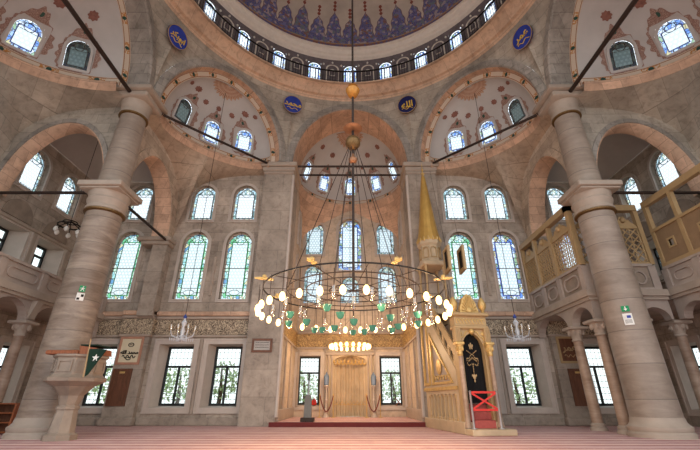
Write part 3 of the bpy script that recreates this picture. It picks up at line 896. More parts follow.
hw = g.math('ADD', g.math('MULTIPLY', .47, g.math('SUBTRACT', 1, g.math('POWER', tt, 2.6))), wave)
spire = g.math('MULTIPLY', g.math('LESS_THAN', af, hw), g.math('LESS_THAN', t, 1))
spire = g.math('MAXIMUM', spire, g.math('LESS_THAN', e, 7.0))
vv = g.comb(g.math('MULTIPLY', U[0], 7.5), e, 0)
v1 = g.vor(vv, .95, 'F1', 1, 'Color', '2D'); vd = g.vor(vv, 1.3, 'DISTANCE_TO_EDGE', 1, None, '2D')
blue = g.ramp(g.sep(v1)[0], [(0, lin(72, 84, 148)), (.28, lin(100, 114, 176)), (.46, lin(128, 92, 90)), (.56, lin(80, 90, 146)), (.72, lin(168, 160, 172)), (.86, lin(96, 122, 140))], 'CONSTANT')
blue = g.mix(g.math('LESS_THAN', vd, .07), blue, lin(150, 124, 112))
edge = g.math('MULTIPLY', g.math('GREATER_THAN', af, g.math('SUBTRACT', hw, .05)), g.math('GREATER_THAN', e, 7.0))
blue = g.mix(edge, blue, lin(120, 100, 112))
bb = g.math('LESS_THAN', e, 3.2); blue = g.mix(bb, blue, g.mix(g.math('GREATER_THAN', g.sep(v1)[1], .5), lin(138, 96, 88), lin(104, 96, 132)))
rule = g.math('LESS_THAN', g.math('ABSOLUTE', g.math('SUBTRACT', e, 3.2)), .25); blue = g.mix(rule, blue, lin(170, 140, 100))
n_ = g.noise(g.pos(), .8, 5, .6)
cream = g.ramp(n_, [(.3, lin(178, 166, 156)), (.7, lin(204, 194, 182))])
fz = g.math('DIVIDE', g.math('SUBTRACT', e, tip), 5.0)
fm = g.math('MULTIPLY', g.math('GREATER_THAN', fz, 0), g.math('LESS_THAN', fz, 1))
fw_ = g.math('ADD', .02, g.math('MULTIPLY', .09, g.math('ABSOLUTE', g.math('SINE', g.math('MULTIPLY', fz, 9.4)))))
fin = g.math('MULTIPLY', fm, g.math('LESS_THAN', af, fw_))
col = g.mix(spire, g.mix(fin, cream, lin(134, 74, 64)), blue)
g.out(col, .75)
rows = []; Rm = 7.6
for i in range(31):
    el = pi/2*i/30; rows.append([(Rm*cos(el)*sin(2*pi*j/144), Rm*cos(el)*cos(2*pi*j/144), 19.85+Rm*sin(el)) for j in range(145)])
MB().loft(rows, lambda a, c: (c/3.0, a*3.0)).build('dome_ceiling', dm, smooth=True, kind='structure')
# balustrade of the dome gallery
bal = empty('gallery_balustrade', (0, 0, 17.1), label='black iron balustrade running round the foot of the main dome below its windows', cat='railing')
rb = MB(); rb.tube([(7.46*sin(2*pi*j/96), 7.46*cos(2*pi*j/96), 17.92) for j in range(96)], .045, 6, True)
rb.build('handrail', M['black'], bal, smooth=True)
rb = MB()
for j in range(24*14):
    a = 2*pi*j/(24*14); x, y = 7.46*sin(a), 7.46*cos(a)
    rb.tube([(x, y, 17.1), (x, y, 17.9)], .014 if j % 14 else .03, 4)
rb.tube([(7.46*sin(2*pi*j/96), 7.46*cos(2*pi*j/96), 17.2) for j in range(96)], .02, 4, True)
rb.build('balusters', M['black'], bal)

# ------------------------------------------------------------------ great columns
for sx, nm in ((-1, 'left'), (1, 'right')):
    cx, cy = sx*8.75, 3.62
    lab = ('colossal streaked marble column with the stone preacher\'s chair at its foot' if sx < 0 else 'colossal drum-jointed marble column standing in front of the gilded lattice loge')
    c = empty('marble_column', (cx, cy, 0), label=lab, cat='column', group='great marble columns under the dome')
    del c['group']
    MB().lathe([(.8, 0), (.8, .1), (.75, .15), (.78, .2), (.78, .27), (.71, .32), (.67, .38), (.65, .5)], (cx, cy, 0), 40).build('base', M['mould'], c, smooth='auto')
    MB().lathe([(.64, .48), (.62, 1.5), (.6, 4), (.565, 7.0)], (cx, cy, 0), 40).build('shaft', M['column' if sx < 0 else 'columng'], c, smooth='auto')
    cp = MB(); cp.lathe([(.58, 6.95), (.64, 7.0), (.64, 7.08), (.6, 7.12), (.6, 7.2), (.64, 7.28), (.66, 7.38), (.62, 7.44), (.66, 7.58), (.68, 7.68)], (cx, cy, 0), 40)
    b = .77
    cp.bevbox(cx-b, cx+b, cy-b, cy+b, 7.74, 7.96, .03)
    cp.bevbox(cx-b+.07, cx+b-.07, cy-b+.07, cy+b-.07, 7.66, 7.74, .02)
    cp.build('capital', M['mould'], c, smooth='auto')
    MB().lathe([(.6, 7.02), (.66, 7.05), (.66, 7.1), (.6, 7.13)], (cx, cy, -.14), 40).build('bronze_ring', M['bronze'], c, smooth='auto')
    MB().lathe([(.56, 7.96), (.52, 8.1), (.5, 9.5), (.46, 11.3)], (cx, cy, 0), 40).build('upper_shaft', M['columng'], c, smooth='auto')
    cp = MB(); cp.lathe([(.48, 11.25), (.53, 11.3), (.53, 11.38), (.5, 11.42), (.5, 11.52), (.53, 11.6), (.51, 11.66), (.56, 11.8), (.58, 11.9)], (cx, cy, 0), 40)
    ca = MB(); 
    cp.bevbox(cx-.7, cx+.7, cy-.68, cy+.68, 11.88, 12.16, .05)
    cp.bevbox(cx-.86, cx+.86, cy-.8, cy+.8, 12.16, 12.36, .03)
    cp.build('upper_capital', M['mould'], c, smooth='auto')
    MB().lathe([(.49, 11.2), (.54, 11.22), (.54, 11.28), (.49, 11.3)], (cx, cy, 0), 40).build('bronze_ring', M['bronze'], c, smooth='auto')

# ------------------------------------------------------------------ tie rods
def rod(p, q, r, label, group=None):
    MB().tube([p, q], r, 8).build('tie_rod', M['iron'], smooth='auto', label=label, cat='tie rod', group=group)
rod((-2.9, 8.4, 12.15), (2.9, 8.4, 12.15), .055, 'upper of the two parallel iron bars crossing the mihrab arch')
rod((-2.9, 9.25, 12.15), (2.9, 9.25, 12.15), .055, 'lower of the two parallel iron bars crossing the mihrab arch')
for sx, a in ((-1, 'preacher\'s chair'), (1, 'lattice loge')):
    rod((sx*8.4, 4.0, 12.1), (sx*3.95, 8.35, 12.1), .06, 'slanting iron bar from the mihrab pier to the column with the %s' % a)
    rod((sx*8.75, 3.0, 12.08), (sx*8.75, -3.5, 12.08), .08, 'thick iron bar crossing the half dome above the column with the %s' % a)
    rod((sx*9.5, 3.62, 7.85), (sx*13.45, 3.62, 7.85), .06, 'black iron bar from the column with the %s out to the side wall' % a)
    rod((sx*8.75, 4.4, 7.85), (sx*8.75, 8.3, 7.85), .06, 'black iron bar from the column with the %s back to the front wall' % a)

# ------------------------------------------------------------------ calligraphy roundels
def script_mesh(txt, size, fr, mat, name, parent, d0=.02, bold=.02):
    cu = bpy.data.curves.new('tmp', 'FONT'); cu.body = txt; cu.size = size; cu.align_x = 'CENTER'; cu.align_y = 'CENTER'; cu.extrude = .012; cu.offset = bold*size; cu.resolution_u = 3
    ob = bpy.data.objects.new('tmp', cu); COL.objects.link(ob)
    dg = bpy.context.evaluated_depsgraph_get(); dg.update()
    me = ob.evaluated_get(dg).to_mesh(); mb = MB()
    xs = [v.co.x for v in me.vertices]; ys = [v.co.y for v in me.vertices]
    cx, cy = (min(xs)+max(xs))/2, (min(ys)+max(ys))/2
    mb.add([fr(v.co.x-cx, v.co.y-cy, d0+v.co.z+.012) for v in me.vertices], [tuple(p.vertices) for p in me.polygons])
    w, h = max(xs)-min(xs), max(ys)-min(ys)
    ob.evaluated_get(dg).to_mesh_clear(); bpy.data.objects.remove(ob); bpy.data.curves.remove(cu)
    return mb
for ang, z, txt, lab, mm, size in ((-22.5, 15.55, '\ufeaa\ufee4\ufea4\ufee3', 'blue calligraphy roundel at the upper left of the mihrab arch, with a long gold sweep', 'blued', .42),
                       (22.5, 15.55, '\ufeea\ufee0\ufedf\ufe8d', 'navy calligraphy roundel at the upper right of the mihrab arch, with upright gold strokes', 'navyd', .5),
                       (-67.5, 15.35, '\ufeae\ufedc\ufe91\ufeee\ufe91\ufe8d', 'blue calligraphy roundel above the column with the preacher\'s chair', 'blued', .34),
                       (67.5, 15.35, '\ufeae\ufee4\ufecb', 'blue calligraphy roundel above the column with the lattice loge', 'blued', .44)):
    a = radians(ang); t = (z-ZS)/(ZR-ZS); t = t*t*(3-2*t); r = 8.876+(RR-8.876)*t-.16
    o = V3((r*sin(a), r*cos(a), z)); u = V3((cos(a), -sin(a), 0)); n = V3((-sin(a), -cos(a), -.18)).normalized()
    f = frame_of(o, u, n)
    root = empty('calligraphy_roundel', o, label=lab, cat='roundel')
    R_ = .52; circ = lambda r_: [(r_*cos(2*pi*i/40), r_*sin(2*pi*i/40)) for i in range(40)]
    MB().prism(circ(R_), f, -.06, .02).build('disc', M[mm], root)
    MB().ring(circ(R_), circ(R_-.025), f, -.06, .04).build('rim', M['goldpaint'], root)
    try:
        script_mesh(txt, size, f, None, None, None).build('gold_lettering', M['yellowgold'], root)
    except Exception as ex: print('font', ex)
    fl_ = MB(); fl_.tube([f(-.3+.06*i, -.24+.05*sin(i*1.1), .035) for i in range(11)], .018, 5); fl_.build('gold_flourish', M['yellowgold'], root)

# ------------------------------------------------------------------ galleries and their arcades
def arcade_plate(a0, a1, cols, zt, zs, fr, th):
    """wall strip with arches springing at zs between the supports in cols"""
    poly = [(a0, zs)]
    for p, q in zip(cols[:-1], cols[1:]):
        lo, hi = p+.16, q-.16
        if lo > a0+.001: poly.append((lo, zs))
        for i in range(1, 12):
            t = pi-pi*i/12; poly.append(((lo+hi)/2+(hi-lo)/2*cos(t), zs+min(.72, (hi-lo)*.42)*sin(t)))
        poly.append((hi, zs))
    poly += [(a1, zs), (a1, zt), (a0, zt)]
    out = []
    for p in poly:
        if not out or abs(p[0]-out[-1][0])+abs(p[1]-out[-1][1]) > 1e-4: out.append(p)
    return plate(out, [], fr, -th, 0)

def parapet(root, fr, posts, z0, z1, mat='panelst'):
    pm = MB(); ov = MB()
    a0, a1 = posts[0], posts[-1]
    pm.prism([(a0, z0), (a1, z0), (a1, z1), (a0, z1)], fr, -.16, 0)
    pm.build('parapet', M[mat], root)
    cp = MB(); cp.prism([(a0-.05, z1), (a1+.05, z1), (a1+.05, z1+.1), (a0-.05, z1+.1)], fr, -.2, .07)
    cp.prism([(a0-.05, z0-.02), (a1+.05, z0-.02), (a1+.05, z0+.09), (a0-.05, z0+.09)], fr, -.17, .06)
    cp.build('coping', M['gallery'], root)
    for p in posts:
        q = MB(); q.prism([(p-.13, z0), (p+.13, z0), (p+.13, z1+.02), (p-.13, z1+.02)], fr, -.18, .07)
        q.build('parapet_pier', M['gallery'], root)
    for p, q in zip(posts[:-1], posts[1:]):
        c, w2, h2 = (p+q)/2, (q-p)/2-.26, (z1-z0)/2-.17; zc = (z0+z1)/2+.03
        def stad(k): return [(c+(w2-h2)*(1 if cos(t) > 0 else -1)*1.0+h2*k*cos(t), zc+h2*k*sin(t)) for t in [2*pi*(i+.5)/32 for i in range(32)]]
        r_ = MB(); r_.ring(stad(1), stad(.78), fr, -.01, .045); r_.build('oval_panel', M['gallery'], root)

def small_column(p, h, r, label, group=None):
    x, y, z = p
    o = empty('arcade_column', p, label=label, cat='column', group=group)
    MB().lathe([(r*1.5, 0), (r*1.5, .08), (r*1.25, .12), (r*1.35, .18), (r*1.05, .24)], p, 20).build('base', M['mould'], o, smooth='auto')
    MB().lathe([(r, .22), (r*1.0, h*.4), (r*.88, h-.5)], p, 20).build('shaft', M['smallcol'], o, smooth='auto')
    c = MB(); c.lathe([(r*.9, h-.52), (r*1.1, h-.5), (r*1.1, h-.46), (r*.92, h-.44), (r*1.1, h-.3), (r*1.6, h-.12), (r*1.75, h-.1)], p, 20)
    for k in range(8):
        a = 2*pi*k/8; c.ell((x+r*1.35*cos(a), y+r*1.35*sin(a), z+h-.2), r*.35, r*.35, .12, 6, 4)
    c.bevbox(x-r*1.9, x+r*1.9, y-r*1.9, y+r*1.9, z+h-.11, z+h, .02)
    c.build('capital', M['mould'], o, smooth='auto')
    return o

XG, XL, YL = 11.15, 8.3, 4.45
for sx, nm in ((-1, 'left'), (1, 'right')):
    lab = 'stone gallery with oval parapet panels over the aisle behind the preacher\'s chair column' if sx < 0 else 'stone side gallery with timber screens above its parapet, beyond the lattice loge'
    y1 = YW-.12 if sx < 0 else YL
    root = empty('side_gallery', (sx*XG, 0, 3.4), label=lab, cat='gallery')
    s = MB(); s.box(*sorted((sx*(XG+.05), sx*(XS-.02))), -3.55, y1, 4.1, 4.35); s.build('floor_slab', M['gallery'], root)
    fx = lambda a, b, d: (sx*(XG-d), a, b)
    cols = [-2.7, -.8, 1.1, 3.0, 4.83, 6.75, 8.7] if sx < 0 else [-2.7, -.8, 1.1, 3.0, 4.4]
    posts = [-2.7, -.8, 1.1, 3.0, 4.83, 6.75, 8.55] if sx < 0 else [-2.7, -.8, 1.1, 3.0, 4.3]
    arcade_plate(-3.5, y1, cols, 4.3, 3.42, fx, .3).build('arcade', M['gallery'], root)
    cn = MB(); cn.box(*sorted((sx*(XG-.16), sx*XG)), -3.5, y1, 4.2, 4.42); cn.box(*sorted((sx*(XG-.09), sx*XG)), -3.5, y1, 4.1, 4.2); cn.build('cornice', M['mould'], root)
    for c_ in cols[:-1]:
        k = MB(); k.skin([[fx(c_-.14, 3.5, .0), fx(c_+.14, 3.5, .0), fx(c_+.14, 3.5, .05), fx(c_-.14, 3.5, .05)],
                          [fx(c_-.14, 4.1, .0), fx(c_+.14, 4.1, .0), fx(c_+.14, 4.1, .2), fx(c_-.14, 4.1, .2)]]); k.build('bracket', M['mould'], root)
    parapet(root, fx, posts, 4.42, 5.12, 'gallery')
    for i, y in enumerate(cols[:-1] if sx < 0 else cols[:-1]+[4.83]):
        if y < 2: continue
        pos = {3.0: 'beside the great column', 4.83: 'just behind the great column', 6.75: 'one bay from the front wall'}.get(y)
        if pos is None: continue
        small_column((sx*(XG+.15), y, 0), 3.42, .17, 'slim marble column under the %s gallery, %s' % ('oval-panelled' if sx < 0 else 'timber-screened', pos))
    # second storey niche floor line
    t = MB(); t.bevbox(*sorted((sx*(XS-.12), sx*(XS+.02))), -3.5, YW, 7.42, 7.56, .03); t.bevbox(*sorted((sx*(XS-.1), sx*(XS+.02))), -3.5, YW, 5.5, 5.6, .03)
    for y in (4.2, 6.37, 8.4): t.bevbox(*sorted((sx*(XS-.1), sx*(XS+.02))), y-.12, y+.12, 4.4, 7.42, .03)
    t.build('gallery_string_trim_'+nm, M['mould'], kind='structure')

# timber screens on the right-hand gallery
scr = empty('timber_screen', (XG, 1.5, 5.22), label='pale timber screen with brown panels standing on the gallery parapet beyond the lattice loge', cat='screen')
fx = lambda a, b, d: (XG-d, a, b)
fm = MB(); ys = [YL-.2, 3.05, 1.65, .25, -1.15]
fm.build
for nm_, z0, z1 in (('top_rail', 7.55, 7.78), ('middle_rail', 6.52, 6.62), ('bottom_rail', 5.22, 5.34)):
    q = MB(); q.prism([(-1.2, z0), (YL-.12, z0), (YL-.12, z1), (-1.2, z1)], fx, -.12, .06); q.build(nm_, M['goldpaint'], scr)
for y in ys:
    q = MB(); q.prism([(y-.07, 5.22), (y+.07, 5.22), (y+.07, 7.6), (y-.07, 7.6)], fx, -.1, .05); q.build('post', M['goldpaint'], scr)
for a, b in zip(ys[1:], ys[:-1]):
    q = plate(rectpoly(b-a-.1, 1.2, (a+b)/2, 5.33), [rectpoly(.2, .24, (a+b)/2, 5.8)], fx, -.06, 0); p_ = q.build('panel', M['brownp'], scr)
    q = MB(); q.ring(rectpoly(.32, .36, (a+b)/2, 5.74), rectpoly(.2, .24, (a+b)/2, 5.8), fx, -.07, .03); q.build('hatch_frame', M['goldpaint'], p_)

# lattice loge by the front wall
lg = empty('lattice_loge', (XL, 6.6, 3.4), label='gilded lattice loge raised on marble columns against the front wall', cat='loge')
MB().box(XL+.05, XS-.02, YL+.05, YW-.02, 4.1, 4.35).build('floor_slab', M['gallery'], lg)
fx = lambda a, b, d: (XL-d, a, b)
fy = lambda a, b, d: (a, YL-d, b)
arcade_plate(YL, YW-.02, [YL-.05, 6.05, 8.8], 4.3, 3.42, fx, .3).build('arcade', M['gallery'], lg)
arcade_plate(XL+.31, XG-.18, [XL+.2, 9.75, XG-.1], 4.3, 3.42, fy, .3).build('arcade', M['gallery'], lg)
cn = MB(); cn.box(XL-.16, XL, YL-.16, YW-.02, 4.2, 4.42); cn.box(XL, XG-.18, YL-.16, YL, 4.2, 4.42); cn.box(XL-.08, XL, YL-.08, YW-.02, 4.08, 4.2); cn.box(XL, XG-.18, YL-.08, YL, 4.08, 4.2)
cn.build('cornice', M['mould'], lg)
parapet(lg, fx, [YL+.05, 6.05, 7.35, YW-.12], 4.42, 5.28)
parapet(lg, fy, [XL+.2, 9.75, XG-.4], 4.42, 5.28)
def lattice(a0, a1, z0, z1, fr, step, r):
    m_ = MB(); w_, h_ = a1-a0, z1-z0
    k = -h_
    while k < w_:
        for sgn in (1, -1):
            p = [max(k, 0), min(k+h_, w_)]
            if p[1]-p[0] > .02:
                zz = [p[0]-k, p[1]-k]
                pts = [(a0+p[0] if sgn > 0 else a1-p[0], z0+zz[0]), (a0+p[1] if sgn > 0 else a1-p[1], z0+zz[1])]
                m_.tube([fr(x, z, -.03) for x, z in pts], r, 4)
        k += step
    n_ = int(w_/step)
    for i in range(n_+1):
        x = a0+w_*i/max(1, n_); m_.tube([fr(x, z0, -.03), fr(x, z1, -.03)], r*.8, 4)
    return m_
def crest(a0, a1, z, fr):
    c = (a0+a1)/2; w2 = (a1-a0)/2
    pts = [(a0, z), (a1, z)]
    for i in range(0, 25):
        t = i/24; x = a1-(a1-a0)*t; u_ = abs((x-c)/w2)
        pts.append((x, z+.05+.36*max(0, 1-u_*1.15)**.8*(1-.1*cos(u_*20))+.05*abs(sin(u_*9))))
    m_ = MB(); m_.prism(pts, fr, -.05, .0); m_.ell(fr(c, z+.26, .02), .1, .1, .12, 10, 6)
    return m_
for fr, seg in ((fx, [YL+.05, 6.05, 7.4, YW-.06]), (fy, [XL+.05, 9.75, XG-.3])):
    for p in seg:
        q = MB(); q.prism([(p-.08, 5.36), (p+.08, 5.36), (p+.08, 7.6), (p-.08, 7.6)], fr, -.1, .06); q.build('post', M['goldpaint'], lg)
    q = MB(); q.prism([(seg[0]-.14, 7.5), (seg[-1]+.06, 7.5), (seg[-1]+.06, 7.74), (seg[0]-.14, 7.74)], fr, -.14, .09); q.build('top_rail', M['goldpaint'], lg)
    q = MB(); q.prism([(seg[0], 5.36), (seg[-1], 5.36), (seg[-1], 5.46), (seg[0], 5.46)], fr, -.08, .03); q.build('bottom_rail', M['goldpaint'], lg)
    for a, b in zip(seg[:-1], seg[1:]):
        q = MB(); q.prism([(a+.08, 6.78), (b-.08, 6.78), (b-.08, 6.86), (a+.08, 6.86)], fr, -.06, .02)
        l_ = lattice(a+.08, b-.08, 5.46, 6.78, fr, .17 if fr is fx else .3, .016 if fr is fx else .028).build('lattice', M['goldpaint'], lg)
        q.build('lattice_rail', M['goldpaint'], lg)
        crest(a+.1, b-.1, 6.86, fr).build('crest', M['goldpaint'], lg)
small_column((XL+.15, 6.05, 0), 3.42, .18, 'slim marble column under the lattice loge, midway along its inner side')
small_column((XL+.15, YL+.15, 0), 3.42, .18, 'slim marble column under the front corner of the lattice loge beside the great column')
small_column((9.75, YL+.15, 0), 3.42, .18, 'slim marble column under the lattice loge behind the great column')

# ------------------------------------------------------------------ main chandelier
RC, ZC = 2.03, 3.2
ch = empty('ring_chandelier', (0, 0, 2.4), label='huge iron ring chandelier with lit bulbs and green glass bowls under the main dome', cat='chandelier')
rg = MB()
rg.lathe([(RC+.012, ZC-.01), (RC+.012, ZC+.015), (RC-.012, ZC+.015), (RC-.012, ZC-.01), (RC+.012, ZC-.01)], (0, 0, 0), 72, False)
rg.build('outer_ring', M['black'], ch, smooth='auto')
for r_, z in ((1.5, ZC), (1.08, ZC+.02), (.55, ZC+.02)):
    q = MB(); q.tube([(r_*cos(2*pi*i/48), r_*sin(2*pi*i/48), z) for i in range(48)], .013, 6, True); q.build('inner_ring', M['iron'], ch, smooth=True)
for k in range(12):
    a = 2*pi*k/12+.13
    q = MB(); q.tube([(0, 0, ZC+.02), (RC*cos(a), RC*sin(a), ZC+.01)], .009, 5); q.build('spoke', M['iron'], ch)
for k in range(8):
    a = 2*pi*(k+.5)/8; f = lambda x, y, d: (cos(a)*(RC+.02+x)-sin(a)*y, sin(a)*(RC+.02+x)+cos(a)*y, ZC+.06+d)
    q = MB(); q.prism([(-.2, -.02), (-.09, -.06), (0, -.03), (.09, -.06), (.2, 0), (.09, .06), (0, .03), (-.09, .06), (-.2, .02)], f, 0, .03)
    q.ell(f(0, 0, .06), .05, .05, .05, 8, 5); q.build('gilt_leaf', M['gold'], ch)
cb = MB()
for k in range(8):
    a = 2*pi*k/8+.39; r1 = 1.08 if k % 2 else 1.5
    cb.tube([(.1*cos(a), .1*sin(a), 7.25), (r1*cos(a), r1*sin(a), ZC+.03)], .009, 4)
cb.build('suspension_cables', M['iron'], ch)
MB().tube([(0, 0, 27.3), (0, 0, 3.2)], .032, 8).build('suspension_rod', M['iron'], ch)
MB().lathe([(.03, -.2), (.12, -.16), (.16, -.08), (.2, 0), (.21, .06), (.1, .1), (.08, .16), (.15, .2), (.03, .24)], (0, 0, 9.2), 24).build('amber_knop', M['amber'], ch, smooth='auto')
MB().lathe([(.04, -.08), (.2, -.06), (.27, 0), (.2, .05), (.08, .1), (.04, .2)], (0, 0, 7.85), 24).build('copper_dish', M['copper'], ch, smooth='auto')
MB().lathe([(.03, -.22), (.11, -.18), (.2, -.06), (.21, .05), (.17, .15), (.08, .2), (.03, .24)], (0, 0, 7.35), 24).build('pierced_globe', M['bronze'], ch, smooth='auto')
MB().lathe([(.03, -.25), (.1, -.2), (.12, -.12), (.05, -.05), (.03, .05)], (0, 0, 6.95), 16).build('lower_knop', M['copper'], ch, smooth='auto')
RB = 2.1
def wire(par, x, y, z0, z1, r):
    MB().tube([(x, y, z0), (x, y, z1)], r, 4).build('hanger_wire', M['iron'], par)
BOWL = [(.02, -.07), (.04, -.065), (.07, -.02), (.088, .04), (.092, .06), (.076, .06), (.058, -.01), (.02, -.04)]
for k in range(32):
    a = 2*pi*(k+.5)/32; x, y = RB*cos(a), RB*sin(a)
    b = MB(); b.lathe([(.015, 0), (.044, .02), (.06, .08), (.046, .14), (.02, .17)], (x, y, 2.6), 10); b = b.build('bulb', M['bulb'], ch, smooth=True)
    wire(b, x, y, 2.76, ZC, .006)
for r_, n_, z in ((1.5, 9, 2.52), (1.05, 6, 2.46), (.5, 3, 2.42)):
    for k in range(n_):
        a = 2*pi*(k+.25)/n_; x, y = r_*cos(a), r_*sin(a)
        b = MB(); b.lathe(BOWL, (x, y, z), 14); b = b.build('green_glass_bowl', M['milkgreen'], ch, smooth='auto')
        wire(b, x, y, z-.05, ZC, .006)
for k in range(30):
    a = 2*pi*k/30+.1; r_ = (1.78, 1.2, 1.62)[k % 3]; x, y = r_*cos(a), r_*sin(a); z = 2.66+.08*(k % 2)
    b = MB(); b.lathe([(.01, -.16), (.045, -.12), (.025, -.06), (.055, 0), (.04, .07), (.05, .12)], (x, y, z), 10); b = b.build('clear_glass_lamp', M['lampglass'], ch, smooth='auto')
    wire(b, x, y, z+.1, ZC, .005)

ch.location.x += .08

# chandelier in front of the mihrab
mc = empty('mihrab_chandelier', (0, 10.6, 3.1), label='small ring of bright bulbs hanging low in front of the mihrab niche', cat='chandelier')
q = MB(); q.tube([(.95*cos(2*pi*i/36), 10.6+.95*sin(2*pi*i/36), 3.4) for i in range(36)], .03, 6, True)
q.tube([(-.95, 10.6, 3.4), (.95, 10.6, 3.4)], .015, 4); q.tube([(0, 9.65, 3.4), (0, 11.55, 3.4)], .015, 4); q.build('ring', M['gold'], mc, smooth=True)
q = MB(); q.tube([(0, 10.6, 3.4), (0, 10.6, 15.7)], .012, 4)
for k in range(4):
    a = pi/2*k; q.tube([(.95*cos(a), 10.6+.95*sin(a), 3.4), (0, 10.6, 4.6)], .006, 4)
q.build('suspension_wire', M['iron'], mc)
for k in range(20):
    a = 2*pi*(k+.5)/20; x, y = .95*cos(a), 10.6+.95*sin(a)
    b = MB(); b.lathe([(.02, 0), (.06, .03), (.075, .1), (.06, .17), (.03, .2)], (x, y, 3.18), 10); b.build('bulb', M['bulb'], mc, smooth=True)

# crystal chandeliers of the two front corners
def crystal(p, ztop, label):
    x, y, z = p
    o = empty('crystal_chandelier', p, label=label, cat='chandelier')
    MB().tube([(x, y, z+1.0), (x, y, ztop)], .012, 4).build('suspension_wire', M['iron'], o)
    MB().lathe([(.02, 0), (.1, .08), (.05, .2), (.09, .4), (.04, .55), (.11, .72), (.03, .85), (.05, .95), (.02, 1.02)], p, 12).build('stem', M['crystal'], o, smooth='auto')
    MB().lathe([(.02, 0), (.06, .04), (.08, .08), (.035, .14), (.015, .18)], (x, y, z+.86), 12).build('blue_finial', M['bluecrys'], o, smooth='auto')
    for k in range(8):
        a = 2*pi*k/8; c_, s_ = cos(a), sin(a)
        q = MB(); q.tube([(x+.05*c_, y+.05*s_, z+.25), (x+.22*c_, y+.22*s_, z+.15), (x+.4*c_, y+.4*s_, z+.22), (x+.46*c_, y+.46*s_, z+.38)], .014, 5)
        arm = q.build('arm', M['crystal'], o)
        q = MB(); q.lathe([(.02, 0), (.06, .03), (.075, .12), (.06, .2), (.065, .22)], (x+.46*c_, y+.46*s_, z+.38), 10); q.build('glass_shade', M['lampglass'], arm, smooth='auto')
        q = MB()
        for j in range(4): q.ell((x+(.2+.08*j)*c_, y+(.2+.08*j)*s_, z+.06+.01*j), .018, .018, .05, 6, 4)
        q.build('crystal_drops', M['crystal'], o)
crystal((-6.43, 6.43, 2.95), 15.65, 'small crystal chandelier on a long wire before the pair of windows beside the framed board')
crystal((6.43, 6.43, 2.95), 15.65, 'small crystal chandelier on a long wire between the minbar and the lattice loge')
# dark iron chandelier over the gallery
gx, gy, gz = -11.45, 5.55, 7.0
o = empty('gallery_chandelier', (gx, gy, gz), label='small black iron chandelier with white globes hanging above the oval-panelled gallery', cat='chandelier')
q = MB(); q.tube([(gx, gy, gz+.3), (gx, gy, 13.0)], .012, 4); q.tube([(gx+.4*cos(2*pi*i/20), gy+.4*sin(2*pi*i/20), gz+.4) for i in range(20)], .03, 5, True)
q.tube([(gx+.25*cos(2*pi*i/20), gy+.25*sin(2*pi*i/20), gz+.55) for i in range(20)], .025, 5, True)
for k in range(6):
    a = pi/3*k; q.tube([(gx, gy, gz+.6), (gx+.4*cos(a), gy+.4*sin(a), gz+.4), (gx+.42*cos(a), gy+.42*sin(a), gz+.2)], .018, 5)
q.build('iron_frame', M['black'], o)
for k in range(6):
    a = pi/3*k; q = MB(); q.lathe([(.02, 0), (.07, .05), (.09, .12), (.05, .2), (.03, .22)], (gx+.42*cos(a), gy+.42*sin(a), gz), 10); q.build('globe', M['white'], o, smooth=True)
# single bulb under the gallery
o = empty('hanging_bulb', (-11.9, 5.6, 2.6), label='single lit bulb hanging beneath the oval-panelled gallery', cat='lamp')
MB().lathe([(.02, 0), (.08, .05), (.1, .13), (.06, .22), (.03, .25)], (-11.9, 5.6, 2.6), 12).build('bulb', M['bulb'], o, smooth=True)
MB().tube([(-11.9, 5.6, 2.84), (-11.9, 5.6, 4.09)], .015, 5).build('cord', M['black'], o)

# ------------------------------------------------------------------ minbar
MX, MY = 4.02, 4.4
mb_ = empty('minbar', (MX, MY, 0), label='tall carved marble and gilt pulpit with black curtained doorway and a gold spire', cat='minbar')
def L(x, y, z): return (MX+x, MY+y, z)
def fS(s): return lambda a, b, d: (MX+s*(.57+d), MY+a, b)
q = MB(); q.bevbox(MX-.66, MX+.8, MY-.6, MY+.3, 0, .17, .02); q.bevbox(MX-.68, MX+.68, MY-.1, MY+3.62, 0.0, .34, .02); q.build('base', M['mihrab'], mb_)
for s in (-1, 1):
    f = fS(s)
    holes = [archpoly(.27, .72, 8, .13, .62+.36*i+.12, .42) for i in range(7)]
    plate([(.35, .34), (3.5, .34), (3.5, 1.25), (.35, 1.25)], holes, f, -.1, 0).build('side_arcade', M['mihrab'], mb_)
    plate([(.35, 1.25), (3.6, 1.25), (3.6, 4.3), (2.95, 4.3), (.35, 1.85)], [[(.7, 1.5), (2.55, 1.5), (2.55, 3.2)], rectpoly(.6, 2.3, 3.2, 1.5)], f, -.12, 0).build('stair_side', M['mihrab'], mb_)
    q = MB(); q.ring([(.62, 1.45), (2.62, 1.45), (2.62, 3.36)], [(.78, 1.53), (2.5, 1.53), (2.5, 3.08)], f, -.03, .05); q.ring(rectpoly(.68, 2.4, 3.2, 1.45), rectpoly(.52, 2.2, 3.2, 1.55), f, -.03, .05)
    q.prism([(.35, 1.25), (3.6, 1.25), (3.6, 1.36), (.35, 1.36)], f, -.02, .06); q.ell(f(1.9, 2.05, .0), .03, .28, .28, 12, 6)
    q.build('gilt_moulding', M['gold'], mb_)
    q = MB(); q.prism([(.75, 1.52), (2.53, 1.52), (2.53, 3.1)], f, -.09, -.04); q.prism(rectpoly(.55, 2.25, 3.2, 1.52), f, -.09, -.04); q.build('side_panel', M['gallery'], mb_)
    holes = []
    for i in range(6):
        a = .5+.42*i; z = 1.98+.942*.42*i
        holes.append([(a, z+.1), (a+.3, z+.38), (a+.3, z+.68), (a, z+.4)])
    plate([(.35, 1.86), (2.98, 4.34), (2.98, 5.12), (.35, 2.64)], holes, f, -.08, -.02).build('stair_railing', M['goldpaint'], mb_)
